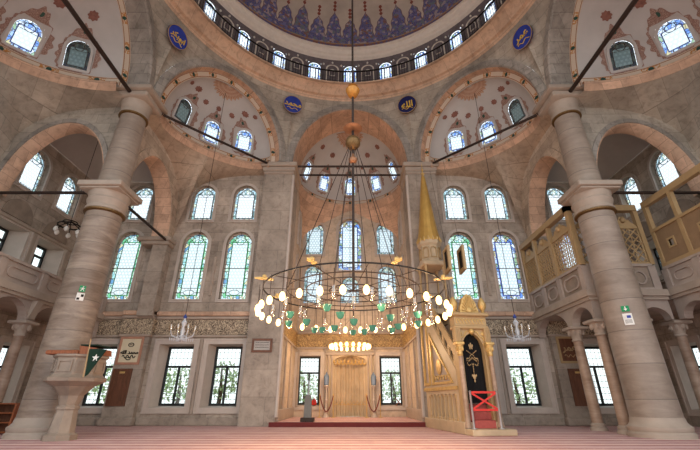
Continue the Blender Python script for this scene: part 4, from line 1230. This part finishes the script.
q = MB(); q.box(MX-.4, MX+.4, MY+.36, MY+3.5, .35, 1.3); q.build('arcade_shade_core', M['panelst'], mb_)  # added dark core, its colour stands in for shade behind the arcade holes
for s in (-1, 1):
    f = fS(s); q = MB()
    for i in range(8): q.lathe([(.045, .34), (.045, .4), (.025, .46), (.03, .7), (.022, .98), (.05, 1.06), (.05, 1.1)], f(.56+.36*i, 0, .0), 10)
    q.build('arcade_colonnettes', M['goldpaint'], mb_, smooth='auto')
    q = MB(); q.tube([f(.85+1.55*t/60, 1.68+.02*t/60+.07*sin(t*.65)+.03*cos(t*1.3), .0) for t in range(61)], .02, 5)
    q.build('carved_scrolls', M['gold'], mb_)
# doorway
fF = lambda a, b, d: (MX+a, MY-d, b)
op = [(-.57, .17), (-.4, .17), (-.4, 2.4)]
for i in range(1, 16):
    t = pi-pi*i/16; op.append((.4*cos(t), 2.4+.55*sin(t)))
op += [(.4, 2.4), (.4, .17), (.57, .17), (.57, 3.1), (-.57, 3.1)]
plate(op, [], fF, -.3, 0).build('door_arch', M['goldpaint'], mb_)
q = MB(); q.bevbox(MX-.64, MX+.64, MY-.1, MY+.36, 3.08, 3.2, .03); q.box(MX-.6, MX+.6, MY-.04, MY+.34, 3.2, 3.5); q.bevbox(MX-.7, MX+.7, MY-.16, MY+.4, 3.5, 3.62, .03); q.build('entablature', M['goldpaint'], mb_)
q = MB()
for i in range(9):
    x = -.48+.12*i; q.tube([fF(x+.05*cos(t*.7), 3.34+.08*sin(t*.7), .05) for t in range(8)], .014, 5)
q.build('gilt_relief', M['gold'], mb_)
for s in (-1, 1):
    q = MB(); q.tube([fF(s*(.44-.3*t/10), 2.72+.3*(t/10)**.8+.03*sin(t), .01) for t in range(11)], .022, 5)
    q.ell(fF(s*.42, 2.94, .01), .07, .03, .07, 8, 5); q.build('spandrel_spray', M['gold'], mb_)
for s in (-1, 1):
    q = MB(); c = L(s*.55, -.1, .17); q.lathe([(.12, 0), (.12, .1), (.085, .16), (.08, 1.2), (.072, 2.1)], c, 16); q.build('door_column', M['smallcol'], mb_, smooth='auto')
    q = MB(); q.lathe([(.075, 2.05), (.1, 2.1), (.08, 2.15), (.14, 2.36), (.15, 2.4)], c, 16); q.bevbox(c[0]-.15, c[0]+.15, c[1]-.13, c[1]+.15, 2.56, 2.66, .02)
    for k in range(6): q.ell((c[0]+.11*cos(k*pi/3), c[1]+.11*sin(k*pi/3), c[2]+2.27), .04, .04, .08, 6, 4)
    q.build('gilt_capital', M['gold'], mb_, smooth='auto')
    q = MB(); q.bevbox(c[0]-.11, c[0]+.11, c[1]-.02, c[1]+.2, 2.66, 3.1, .02)
    for k in (-1, 0, 1): q.box(c[0]+k*.06-.015, c[0]+k*.06+.015, c[1]-.04, c[1], 2.7, 3.06)
    q.build('fluted_block', M['goldpaint'], mb_)
pts = []
for i in range(49):
    t = pi*i/48; r_ = 1+.07*abs(sin(t*6.5)); pts.append((.34*r_*cos(t), 3.6+.62*r_*sin(t)*(.55+.45*sin(t))))
q = MB(); q.prism(pts, fF, -.12, .06)
for i in range(1, 12):
    t = pi*i/12; q.tube([fF(.06*cos(t), 3.66+.05*sin(t), .07), fF(.28*cos(t), 3.62+.55*sin(t)*(.55+.45*sin(t)), .08)], [.015, .035], 5)
q.ell(fF(0, 3.7, .08), .12, .05, .12); q.build('shell_crest', M['gold'], mb_)
for s in (-1, 1):
    q = MB(); q.lathe([(.05, 0), (.09, .03), (.05, .08), (.13, .2), (.15, .32), (.1, .46), (.03, .56)], L(s*.55, .0, 3.6), 12); q.build('corner_finial', M['gold'], mb_, smooth='auto')
q = MB(); q.lathe([(.02, -.09), (.09, -.05), (.1, 0), (.09, .06), (.02, .1)], fF(0, 3.0, .03), 12); q.build('keystone_boss', M['gold'], mb_, smooth=True)
cur = MB(); rows = []
for zz in (.86, 1.5, 2.2, 2.95):
    rows.append([fF(-.42+.84*i/24, zz, -.2+.02*sin(i*1.6)) for i in range(25)])
cur.loft(rows); cu_ = cur.build('curtain', M['velvet'], mb_, smooth=True)
EMB = {'embroidered_star': MB(), 'embroidered_spray': MB(), 'embroidered_drop': MB()}
def blob(x, z, r1, r2): EMB['embroidered_star' if z > 2.42 else 'embroidered_drop' if z < 1.72 else 'embroidered_spray'].ell(fF(x, z, -.165), r1*.8, .015, r2*.8, 8, 5)
for k in range(5):
    a = 2*pi*k/5+pi/2; blob(.06*cos(a), 2.56+.07*sin(a), .035, .06)
blob(0, 2.56, .05, .06)
for i in range(26):
    t = 2*pi*i/26; blob(.2*cos(t)*(1-.25*sin(t)), 2.12+.15*sin(t)+.04*cos(4*t), .022, .03)
for i in range(9): blob(-.14+.035*i, 2.2-.05*abs(i-4)*.5, .016, .04)
for s in (-1, 1):
    for i in range(5): blob(s*(.06+.03*i), 2.34+.02*i, .018, .025)
for i in range(6): blob(0, 1.98-.05*i, .02, .03)
blob(0, 1.62, .075, .1); blob(0, 1.5, .04, .06); blob(-.07, 1.66, .03, .05); blob(.07, 1.66, .03, .05)
    # each motif of the embroidery is a patch of its own
for nm_, m_ in EMB.items(): m_.build(nm_, M['goldpaint'], cu_)
for i in range(4):
    q = MB(); z0 = .17+.22*i; y0 = -.12+.235*i if i else -.12
    q.bevbox(MX-.4, MX+.4, MY+y0, MY+y0+.32, z0 if i < 1 else z0, z0+.22, .015)
    q.build('stair_tread', M['redcar'], mb_)
# canopy and spire
KY = 3.1
for s in (-1, 1):
    for t in (-1, 1):
        q = MB(); q.lathe([(.07, 0), (.055, .1), (.05, 1.7), (.08, 1.85), (.09, 1.95)], L(s*.42, KY+t*.42, 4.3), 12); q.build('canopy_post', M['goldpaint'], mb_, smooth='auto')
q = MB(); q.bevbox(MX-.57, MX+.57, MY+KY-.6, MY+KY+.5, 4.1, 4.32, .03); q.build('upper_landing', M['mihrab'], mb_)
q = MB(); q.bevbox(MX-.56, MX+.56, MY+KY-.56, MY+KY+.56, 6.2, 6.4, .04); q.lathe([(.54, 6.38), (.54, 6.5), (.5, 6.55), (.48, 7.15), (.56, 7.25), (.58, 7.4), (.5, 7.42)], L(0, KY, 0), 8, True, pi/8); q.build('canopy_drum', M['mihrab'], mb_)
for k in range(8):
    a = 2*pi*k/8; o_ = L(.475*cos(a), KY+.475*sin(a), 6.58); f = frame_of(o_, (-sin(a), cos(a), 0), (cos(a), sin(a), 0))
    q = MB(); q.ring(archpoly(.3, .52, 8), archpoly(.22, .44, 8, None, 0, .03), f, -.03, .03); q.build('drum_arch', M['goldpaint'], mb_)
q = MB(); q.lathe([(.56, 7.4), (.54, 7.55), (.44, 8.1), (.1, 10.9), (.04, 11.0)], L(0, KY, 0), 16, True); q.build('spire', M['coneg'], mb_)
q = MB()
for k in range(16):
    a = 2*pi*k/16; q.ell(L(.55*cos(a), KY+.55*sin(a), 7.46), .06, .06, .12, 6, 4)
q.build('spire_fringe', M['gold'], mb_)
q = MB(); q.lathe([(.03, 0), (.06, .05), (.1, .14), (.05, .22), (.03, .28), (.07, .36), (.03, .44), (.02, .6), (.005, .8)], L(0, KY, 10.95), 12); q.build('spire_finial', M['gold'], mb_, smooth='auto')
mb_.rotation_euler = (0, 0, .14); mb_.scale = (.93, 1, 1)

# barrier before the minbar door
bz = .176; bx0, bx1, by = 3.62, 4.42, 3.98
o = empty('stair_barrier', (4.02, by, bz), label='low barrier of red tape crossed between two steel posts at the minbar doorway', cat='barrier')
for x in (bx0, bx1):
    q = MB(); q.lathe([(.1, 0), (.1, .02), (.035, .03), (.033, .98), (.04, 1.0), (.02, 1.03)], (x, by, bz), 14); q.build('post', M['steel'], o, smooth='auto')
for (za, zb) in ((.98, .98), (.5, .5), (.96, .52), (.52, .96)):
    q = MB(); f = lambda a, b, d: (a, by-d, bz+b); q.prism([(bx0+.03, za-.03), (bx1-.03, zb-.03), (bx1-.03, zb+.03), (bx0+.03, za+.03)], f, -.006+.004*(za-zb), .006+.004*(za-zb)); q.build('red_tape', M['red'], o)

# two gold-edged black boards hanging by the minbar
for (x, y, z, lab) in ((3.94, 6.05, 5.6, 'gold-framed black board hanging nearer the minbar spire'), (4.54, 6.1, 5.62, 'gold-framed black board hanging in front of the tall window beside the spire')):
    o = empty('hanging_board', (x, y, z), label=lab, cat='board')
    f = lambda a, b, d: (x-d, y+a, z+b)
    MB().ring(rectpoly(.78, 1.02), rectpoly(.5, .74, 0, .14), f, -.05, .05).build('frame', M['goldpaint'], o)
    MB().prism(rectpoly(.5, .74, 0, .14), f, -.03, .02).build('panel', M['velvet'], o)
    MB().tube([(x, y, z+1.0), (x+.2, 12.2-x, 12.06)], .006, 4).build('hanging_wire', M['iron'], o)

# ------------------------------------------------------------------ mihrab
mh = empty('mihrab', (0, 13, .16), label='fluted marble prayer niche in the apse wall between two windows', cat='mihrab')
NW = .86
def nich(z, kx, ky): return [((NW*kx+.035*cos(i*2*pi/8))*sin(-pi/2+pi*i/72), 13.02+(.5*ky+.07*cos(i*2*pi/8))*max(0, cos(-pi/2+pi*i/72)), z) for i in range(73)]
rows = [nich(z, 1, 1) for z in (.16, .9, 1.6, 2.3, 2.8)]
for k in range(1, 7):
    e = pi/2*k/6; rows.append(nich(2.8+.3*sin(e), cos(e)*.98+.02, cos(e)))
MB().loft(rows).build('niche', M['mihrab'], mh, smooth=True)
plate(rectpoly(2.5, 3.25, 0, .16), [archpoly(1.74, 2.93, 12, .3, 0, .17)], fb, -.02, .08).build('surround', M['mihrab'], mh)
q = MB()
for x in (-1.14, -.96, .96, 1.14): q.lathe([(.07, 0), (.07, .12), (.05, .16), (.045, 2.75), (.08, 2.9), (.08, 2.95)], (x, 12.88, .16), 12)
q.bevbox(-1.3, 1.3, 12.82, 12.99, 3.11, 3.3, .03); q.build('engaged_columns', M['mould'], mh, smooth='auto')
q = MB()
for k in range(9):
    x0 = -.86+1.72*k/9; q.tube([(x0+.191*i/8, 12.9, 2.76-.11*sin(pi*i/8)) for i in range(9)], .03, 5); q.ell((x0, 12.9, 2.82), .05, .04, .08, 8, 4)
q.build('gilt_swags', M['gold'], mh)
q = MB()
for k in range(9):
    x0 = -.78+1.56*k/8; q.tube([(x0-.09, 12.93, .75), (x0, 12.93, .9), (x0+.09, 12.93, .75)], .015, 4)
q.tube([(-.86, 12.93, .72), (.86, 12.93, .72)], .015, 4); q.build('lower_tracery', M['gold'], mh)

def candlestick(x, lab):
    o = empty('candle_stand', (x, 12.45, .16), label=lab, cat='candlestick')
    p = (x, 12.45, .16)
    MB().lathe([(.17, 0), (.17, .04), (.1, .1), (.06, .2), (.1, .28), (.04, .36), (.035, .7), (.07, .78), (.035, .86), (.03, 1.3), (.07, 1.38), (.12, 1.42), (.1, 1.46)], p, 14).build('stem', M['archit'], o, smooth='auto')
    MB().lathe([(.1, 1.46), (.13, 1.5), (.14, 1.85), (.1, 1.95), (.04, 2.02), (.01, 2.1)], p, 6).build('lantern', M['lantern'], o)
candlestick(-1.2, 'tall pale candle stand with a grey lantern, on the mihrab\'s side nearer the grey bollard')
candlestick(1.2, 'tall pale candle stand with a grey lantern, on the mihrab\'s side nearer the minbar')
def rope(x0, x1, lab):
    o = empty('rope_stand', ((x0+x1)/2, 12.2, .16), label=lab, cat='rope barrier')
    for x in (x0, x1):
        q = MB(); q.lathe([(.11, 0), (.11, .02), (.02, .04), (.018, .95), (.035, 1.0), (.01, 1.06)], (x, 12.2, .16), 12); q.build('post', M['gold'], o, smooth='auto')
    q = MB(); q.tube([(x0+(x1-x0)*i/12, 12.2, 1.18-.75*(1-(2*i/12-1)**2)) for i in range(13)], .028, 6); q.build('rope', M['darkred'], o, smooth=True)
rope(-1.5, -.82, 'sagging dark rope between two brass posts, on the mihrab\'s side nearer the grey bollard')
rope(.82, 1.5, 'sagging dark rope between two brass posts, on the mihrab\'s side nearer the minbar')

o = empty('grey_bollard', (-1.68, 8.3, .16), label='grey metal pedestal with a thin upright rod on the apse step', cat='stand')
p = (-1.68, 8.3, .16)
q = MB(); q.bevbox(p[0]-.27, p[0]+.27, p[1]-.2, p[1]+.2, .16, .31, .02); q.build('base', M['iron'], o)
q = MB(); q.skin([[(p[0]+a*.15*k, p[1]+b*.13*k, z) for a, b in ((-1, -1), (1, -1), (1, 1), (-1, 1))] for k, z in ((1, .31), (1, .4), (.85, 1.0), (.6, 1.12), (.55, 1.14))]); q.build('body', plainc('grey_metal', (112, 109, 104)), o)
q = MB(); q.lathe([(.03, 1.14), (.02, 1.2), (.015, 1.6), (.005, 1.68)], (p[0], p[1], 0), 8); q.build('rod', M['steel'], o)
q = MB(); q.tube([(p[0]+.1, p[1], .95), (p[0]+.22, p[1], .98), (p[0]+.24, p[1], .8)], .015, 5); q.build('handle', M['iron'], o)

# bag and small rest on the apse window sills
o = empty('red_bag', (-1.86, 13.05, .7), label='red cloth bag on the window sill beside the mihrab', cat='bag')
q = MB(); q.lathe([(.11, 0), (.15, .06), (.14, .18), (.07, .27), (.04, .3)], (-1.86, 13.05, .7), 14); q.build('body', M['red'], o, smooth=True)
q = MB(); q.tube([(-1.9, 13.05, .98), (-1.88, 13.05, 1.08), (-1.82, 13.05, 1.0)], .012, 5); q.build('strap', M['red'], o)
o = empty('book_rest', (2.5, 13.05, .7), label='small brown wooden book rest on the window sill at the minbar side of the mihrab', cat='book rest')
for s in (-1, 1):
    q = MB(); q.skin([[(2.5+s*.12, 12.96, .7), (2.5+s*.12, 13.14, .7), (2.5+s*.15, 13.14, .7), (2.5+s*.15, 12.96, .7)], [(2.5-s*.15, 12.96, 1.02), (2.5-s*.15, 13.14, 1.02), (2.5-s*.12, 13.14, 1.02), (2.5-s*.12, 12.96, 1.02)]]); q.build('leaf', M['woodl'], o)

# ------------------------------------------------------------------ preacher's chair with desk and flag
kx, ky = -7.56, 2.74
o = empty('preacher_chair', (kx, ky, 0), label='goblet-shaped octagonal stone preacher\'s chair against the great column', cat='pulpit')
MB().lathe([(.4, 0), (.4, .12), (.31, .18), (.29, .4), (.25, .7)], (kx, ky, 0), 8, True, pi/8).build('foot', M['panelst'], o)
MB().lathe([(.25, .7), (.28, .72), (.28, .78), (.24, .82), (.3, 1.05), (.5, 1.28), (.62, 1.34)], (kx, ky, 0), 8, True, pi/8).build('stem', M['panelst'], o)
MB().lathe([(.62, 1.34), (.74, 1.4), (.76, 1.48), (.66, 1.54), (.62, 1.58), (.62, 1.98), (.68, 2.02), (.68, 2.07)], (kx, ky, 0), 8, True, pi/8).build('bowl', M['panelst'], o)
q = MB()
for k in range(8):
    a = pi/4*k; f = frame_of((kx+.573*cos(a), ky+.573*sin(a), 1.63), (-sin(a), cos(a), 0), (cos(a), sin(a), 0))
    q.ring(rectpoly(.38, .3), rectpoly(.3, .22, 0, .04), f, -.02, .03)
q.build('bowl_panels', M['panelst'], o)
d_ = empty('reading_desk', (kx-.12, ky, 2.07), label='brown wooden desk board laid across the top of the stone preacher\'s chair', cat='desk')
q = MB(); q.bevbox(kx-.7, kx+.18, ky-.5, ky+.35, 2.07, 2.18, .02); q.build('board', M['woodl'], d_)
q = MB(); q.skin([[(kx+.2, ky-.45, 2.08), (kx+.66, ky-.45, 2.08), (kx+.66, ky+.3, 2.08), (kx+.2, ky+.3, 2.08)], [(kx+.16, ky-.45, 2.3), (kx+.62, ky-.45, 2.24), (kx+.62, ky+.3, 2.24), (kx+.16, ky+.3, 2.3)]]); q.build('book_box', M['woodl'], d_)
q = MB(); q.bevbox(kx+.14, kx+.6, ky-.4, ky+.25, 2.3, 2.34, .01); q.build('green_cloth', M['flag'], d_)
f_ = empty('green_flag', (kx+.6, ky-.52, 1.45), label='dark green triangular flag with a white star hanging at the preacher\'s chair', cat='flag')
fr = lambda a, b, d: (kx+.62+a, ky-.66-d+.03*sin(a*9), 1.5+b)
q = MB(); q.prism([(-.02, .68), (.2, .7), (.46, .66), (.3, .42), (.1, .05), (.04, 0)], fr, 0, .02); c_ = q.build('cloth', M['flag'], f_)
q = MB(); st = []
for i in range(10):
    r_ = .1 if i % 2 == 0 else .042; st.append((.19+r_*sin(pi*i/5), .46+r_*cos(pi*i/5)))
q.prism(st, fr, .02, .03); q.build('star', M['white'], c_)
q = MB(); q.tube([fr(0, -.02, 0), fr(-.06, .95, 0)], .015, 6); q.build('staff', M['goldpaint'], f_)

# ------------------------------------------------------------------ frames, cupboards, notices
def picture(fr, w, h, label, fmat, cmat, draw):
    o = empty('framed_calligraphy', fr(0, 0, 0), label=label, cat='picture')
    MB().ring(rectpoly(w, h), rectpoly(w-.18, h-.18, 0, .09), fr, 0, .05).build('frame', fmat, o)
    MB().prism(rectpoly(w-.18, h-.18, 0, .09), fr, .005, .02).build('sheet', cmat, o)
    draw(o, fr)
f1 = lambda a, b, d: (-9.42+a, 8.5-d, 2.3+b)
def draw1(o, f):
    q = MB(); q.ring([(.13*cos(2*pi*i/20), .8+.09*sin(2*pi*i/20)) for i in range(20)], [(.09*cos(2*pi*i/20), .8+.06*sin(2*pi*i/20)) for i in range(20)], f, .02, .03)
    q.tube([f(-.05+.1*i/6, .8+.02*sin(i*2), .03) for i in range(7)], .012, 4); q.build('seal', M['ink'], o)
    script_mesh('\ufeea\ufee0\ufedf\ufe8d \ufeaa\ufee4\ufea4\ufee3', .2, lambda a, b, d: f(a, b+.5, d), None, None, None, .02, .03).build('calligraphy', M['ink'], o)
    q = MB(); q.tube([f(-.28+.56*i/16, .32+.06*sin(i*1.2), .03) for i in range(17)], .022, 5); q.tube([f(.1*cos(t*.5)-.0, .24+.05*sin(t*.5), .03) for t in range(13)], .018, 5); q.build('ink_flourish', M['ink'], o)
picture(f1, 1.0, 1.14, 'large square framed calligraphy in black ink above a brown cupboard door near the preacher\'s chair', plainc('pink_brown_frame', (176, 128, 104)), M['paper'], draw1)
f2 = lambda a, b, d: (-3.72+a, 8.2-d, 2.76+b)
def draw2(o, f):
    q = MB()
    for r_ in range(3): q.tube([f(-.28+.56*i/30, .2+.1*r_+.018*sin(i*2.3+r_), .022) for i in range(31)], .008, 4)
    q.build('written_lines', M['ink'], o)
picture(f2, .86, .56, 'wide brown-framed text panel high on the marble pier beside the apse', M['wood'], plainc('grey_sheet', (168, 160, 152)), draw2)
f3 = lambda a, b, d: (9.4+a, 8.5-d, 2.35+b)
def draw3(o, f):
    script_mesh('\ufeae\ufee4\ufecb', .4, lambda a, b, d: f(a, b+.55, d), None, None, None, .02, .02).build('gold_lettering', M['goldpaint'], o)
    q = MB(); q.tube([f(-.25+.5*i/16, .3+.05*sin(i), .025) for i in range(17)], .015, 4); q.build('gold_flourish', M['goldpaint'], o)
picture(f3, .95, 1.1, 'dark framed panel of gold calligraphy above the cupboard door under the lattice loge', M['goldpaint'], M['wood'], draw3)
for sx, lab in ((-1, 'brown panelled cupboard door set in the wall below the large black ink calligraphy'), (1, 'brown panelled cupboard door set in the wall under the lattice loge')):
    f = lambda a, b, d: (sx*(9.52+a), 8.5-d, .78+b)
    o = empty('wall_cupboard', f(0, 0, 0), label=lab, cat='cupboard')
    MB().ring(rectpoly(.78, 1.42, 0, -.06), rectpoly(.62, 1.28, 0, .01), f, -.01, .06).build('frame', M['wood'], o)
    dd = MB().prism(rectpoly(.62, 1.28, 0, .01), f, -.01, .035).build('door', M['wood'], o)
    q = MB(); q.ring(rectpoly(.46, 1.0, 0, .12), rectpoly(.34, .88, 0, .18), f, .03, .055); q.build('raised_panel', M['wood'], dd)
    q = MB(); q.prism(rectpoly(.22, .08, 0, 1.17), f, .03, .05); q.build('brass_plate', M['gold'], dd)

def notice(cx, cy, r, ang, z, w, h, mat, name, label, marks):
    # thin enamel plate curved round the column
    o = empty(name, (cx+r*sin(ang), cy-r*cos(ang), z), label=label, cat='sign')
    def f(a, b, d): t = ang+a/r; return (cx+(r+d)*sin(t), cy-(r+d)*cos(t), z+b)
    q = MB(); q.skin([[f(-w/2+w*i/6, 0, e) for i in range(7)]+[f(w/2-w*i/6, h, e) for i in range(7)] for e in (.0, .02)]); q.build('plate', mat, o)
    for nm_, mt, polys in marks:
        m_ = MB()
        for p in polys: m_.prism(p, f, .02, .026)
        m_.build(nm_, mt, o)
def rp(x0, x1, z0, z1): return [(x0, z0), (x1, z0), (x1, z1), (x0, z1)]
man = [rp(-.015, .02, .07, .13), [(-.05, .02), (-.03, .02), (.01, .07), (-.015, .08)], [(.015, .07), (.04, .02), (.06, .02), (.03, .08)], rp(.0, .03, .14, .165), rp(-.06, .06, .1, .115)]
arrow = [rp(-.012, .012, .07, .15), [(-.05, .08), (0, .02), (.05, .08)]]
aR = -.55
notice(8.75, 3.62, .612, aR, 3.4, .2, .17, M['signg'], 'exit_sign', 'small green exit sign with a white arrow on the great column by the lattice loge', [('arrow', M['white'], arrow)])
notice(8.75, 3.62, .612, aR-.0, 3.0, .24, .34, M['white'], 'paper_notice', 'white paper notice with a blue square below the exit sign on the great column', [('blue_mark', M['blued'], [rp(-.02, .08, .2, .28)]), ('print_lines', M['ink'], [rp(-.09, .08, .05+.03*k, .06+.03*k) for k in range(4)])])
aL = .62
notice(-8.75, 3.62, .608, aL, 4.02, .16, .19, M['signg'], 'exit_sign', 'small green sign on the great column above the preacher\'s chair', [('running_figure', M['white'], man)])
notice(-8.75, 3.62, .61, aL, 3.74, .2, .24, M['white'], 'paper_notice', 'white notice with black blocks on the great column above the preacher\'s chair', [('black_blocks', M['ink'], [rp(-.08, -.01, .02, .09), rp(.01, .08, .12, .2)])])

# small furniture at the foot of the columns
o = empty('low_bookcase', (-10.75, 4.6, 0), label='low brown bookcase on the carpet behind the preacher\'s chair column, at the picture\'s edge', cat='bookcase')
for x in (-11.2, -10.3):
    q = MB(); q.bevbox(x-.03, x+.03, 4.4, 4.8, 0, .85, .01); q.build('side_panel', M['woodl'], o)
for z in (.04, .3, .56, .82):
    q = MB(); q.bevbox(-11.17, -10.33, 4.41, 4.79, z, z+.04, .008); q.build('shelf', M['woodl'], o)
q = MB(); q.box(-11.17, -10.33, 4.77, 4.79, .04, .84); q.build('back_panel', M['wood'], o)
o = empty('donation_box', (9.38, 5.3, 0), label='narrow red box with a gold front standing between the slim columns by the great column', cat='box')
q = MB(); q.bevbox(9.22, 9.54, 5.15, 5.45, 0, .62, .02); q.build('body', M['red'], o)
q = MB(); q.bevbox(9.36, 9.53, 5.12, 5.16, .06, .4, .01); q.build('front_panel', M['gold'], o)

# ------------------------------------------------------------------ trees in the courtyard
random.seed(5)
def tree(x, y, h, r, lab):
    o = empty('courtyard_tree', (x, y, -.35), label=lab, cat='tree', group='trees outside the windows')
    MB().tube([(x, y, -.35), (x+.1, y, h*.4), (x, y, h*.8)], [.16, .12, .05], 8).build('trunk', M['bark'], o, smooth=True)
    q = MB()
    for i in range(380):
        a, b = random.uniform(0, 2*pi), math.acos(random.uniform(-1, 1)); k = random.uniform(.35, 1)**.6
        c = V3((x+r*k*sin(b)*cos(a), y+r*k*sin(b)*sin(a), h*.62+r*.8*k*cos(b)))
        u = V3((random.uniform(-1, 1), random.uniform(-1, 1), random.uniform(-1, 1))).normalized(); v = u.orthogonal().normalized()
        s_ = random.uniform(.08, .16)
        q.add([c-u*s_, c+v*s_*.5, c+u*s_, c-v*s_*.5], [(0, 1, 2, 3)])
    q.build('foliage', M['leaf'], o)
for i, (x, y) in enumerate(((-13.5, 15), (-10.6, 17), (-7.6, 15.5), (-3.2, 20), (3.0, 20.5), (6.2, 17), (9.6, 15.5), (13.2, 16.5))):
    tree(x, y, 2.7+.3*(i % 3), 1.35, 'leafy green tree in the courtyard behind the ground-floor windows')

WORLD, LAMPW, EXPO = 2.1, 75, 0
# ------------------------------------------------------------------ camera, sky, lamps
cam = bpy.data.cameras.new('camera'); co = bpy.data.objects.new('camera', cam); COL.objects.link(co)
co.location = (0, -8.55, .95); co.rotation_euler = (radians(90+24.7), 0, 0)
cam.sensor_width = 36; cam.lens = 36*380/700; cam.clip_end = 300
SC.camera = co
w = bpy.data.worlds.new('sky'); SC.world = w; w.use_nodes = True
nt = w.node_tree; g = N(nt)
for n_ in list(nt.nodes): nt.nodes.remove(n_)
bg = g.n('ShaderNodeBackground'); tc = g.n('ShaderNodeTexCoord'); S = g.sep(tc.outputs['Generated'])
g.set(bg.inputs[0], g.ramp(g.math('ADD', g.math('MULTIPLY', S[2], .5), .5), [(.40, (.45, .43, .40)), (.5, (.93, .96, 1)), (.75, (.86, .94, 1))]))
bg.inputs[1].default_value = WORLD
ow = g.n('ShaderNodeOutputWorld'); nt.links.new(bg.outputs[0], ow.inputs[0])
def lamp(p, watts, rgb, r):
    l = bpy.data.lights.new('lamp', 'POINT'); l.energy = watts; l.color = lin(*rgb); l.shadow_soft_size = r
    o = bpy.data.objects.new('lamp', l); COL.objects.link(o); o.location = p
WARM = (255, 214, 166)
for i in range(8):
    a = 2*pi*i/8+.2
    lamp((2.03*cos(a), 2.03*sin(a), 2.45), LAMPW, WARM, .12)
for x in (-.7, .7): lamp((x, 10.4, 3.1), LAMPW*2, WARM, .1)
vs = SC.view_settings; vs.view_transform = 'Standard'; vs.look = 'None'; vs.gamma = 1; vs.exposure = EXPO
vs.use_curve_mapping = False
SC.cycles.max_bounces = 8; SC.cycles.diffuse_bounces = 5; SC.cycles.transparent_max_bounces = 12
SC.cycles.sample_clamp_indirect = 6
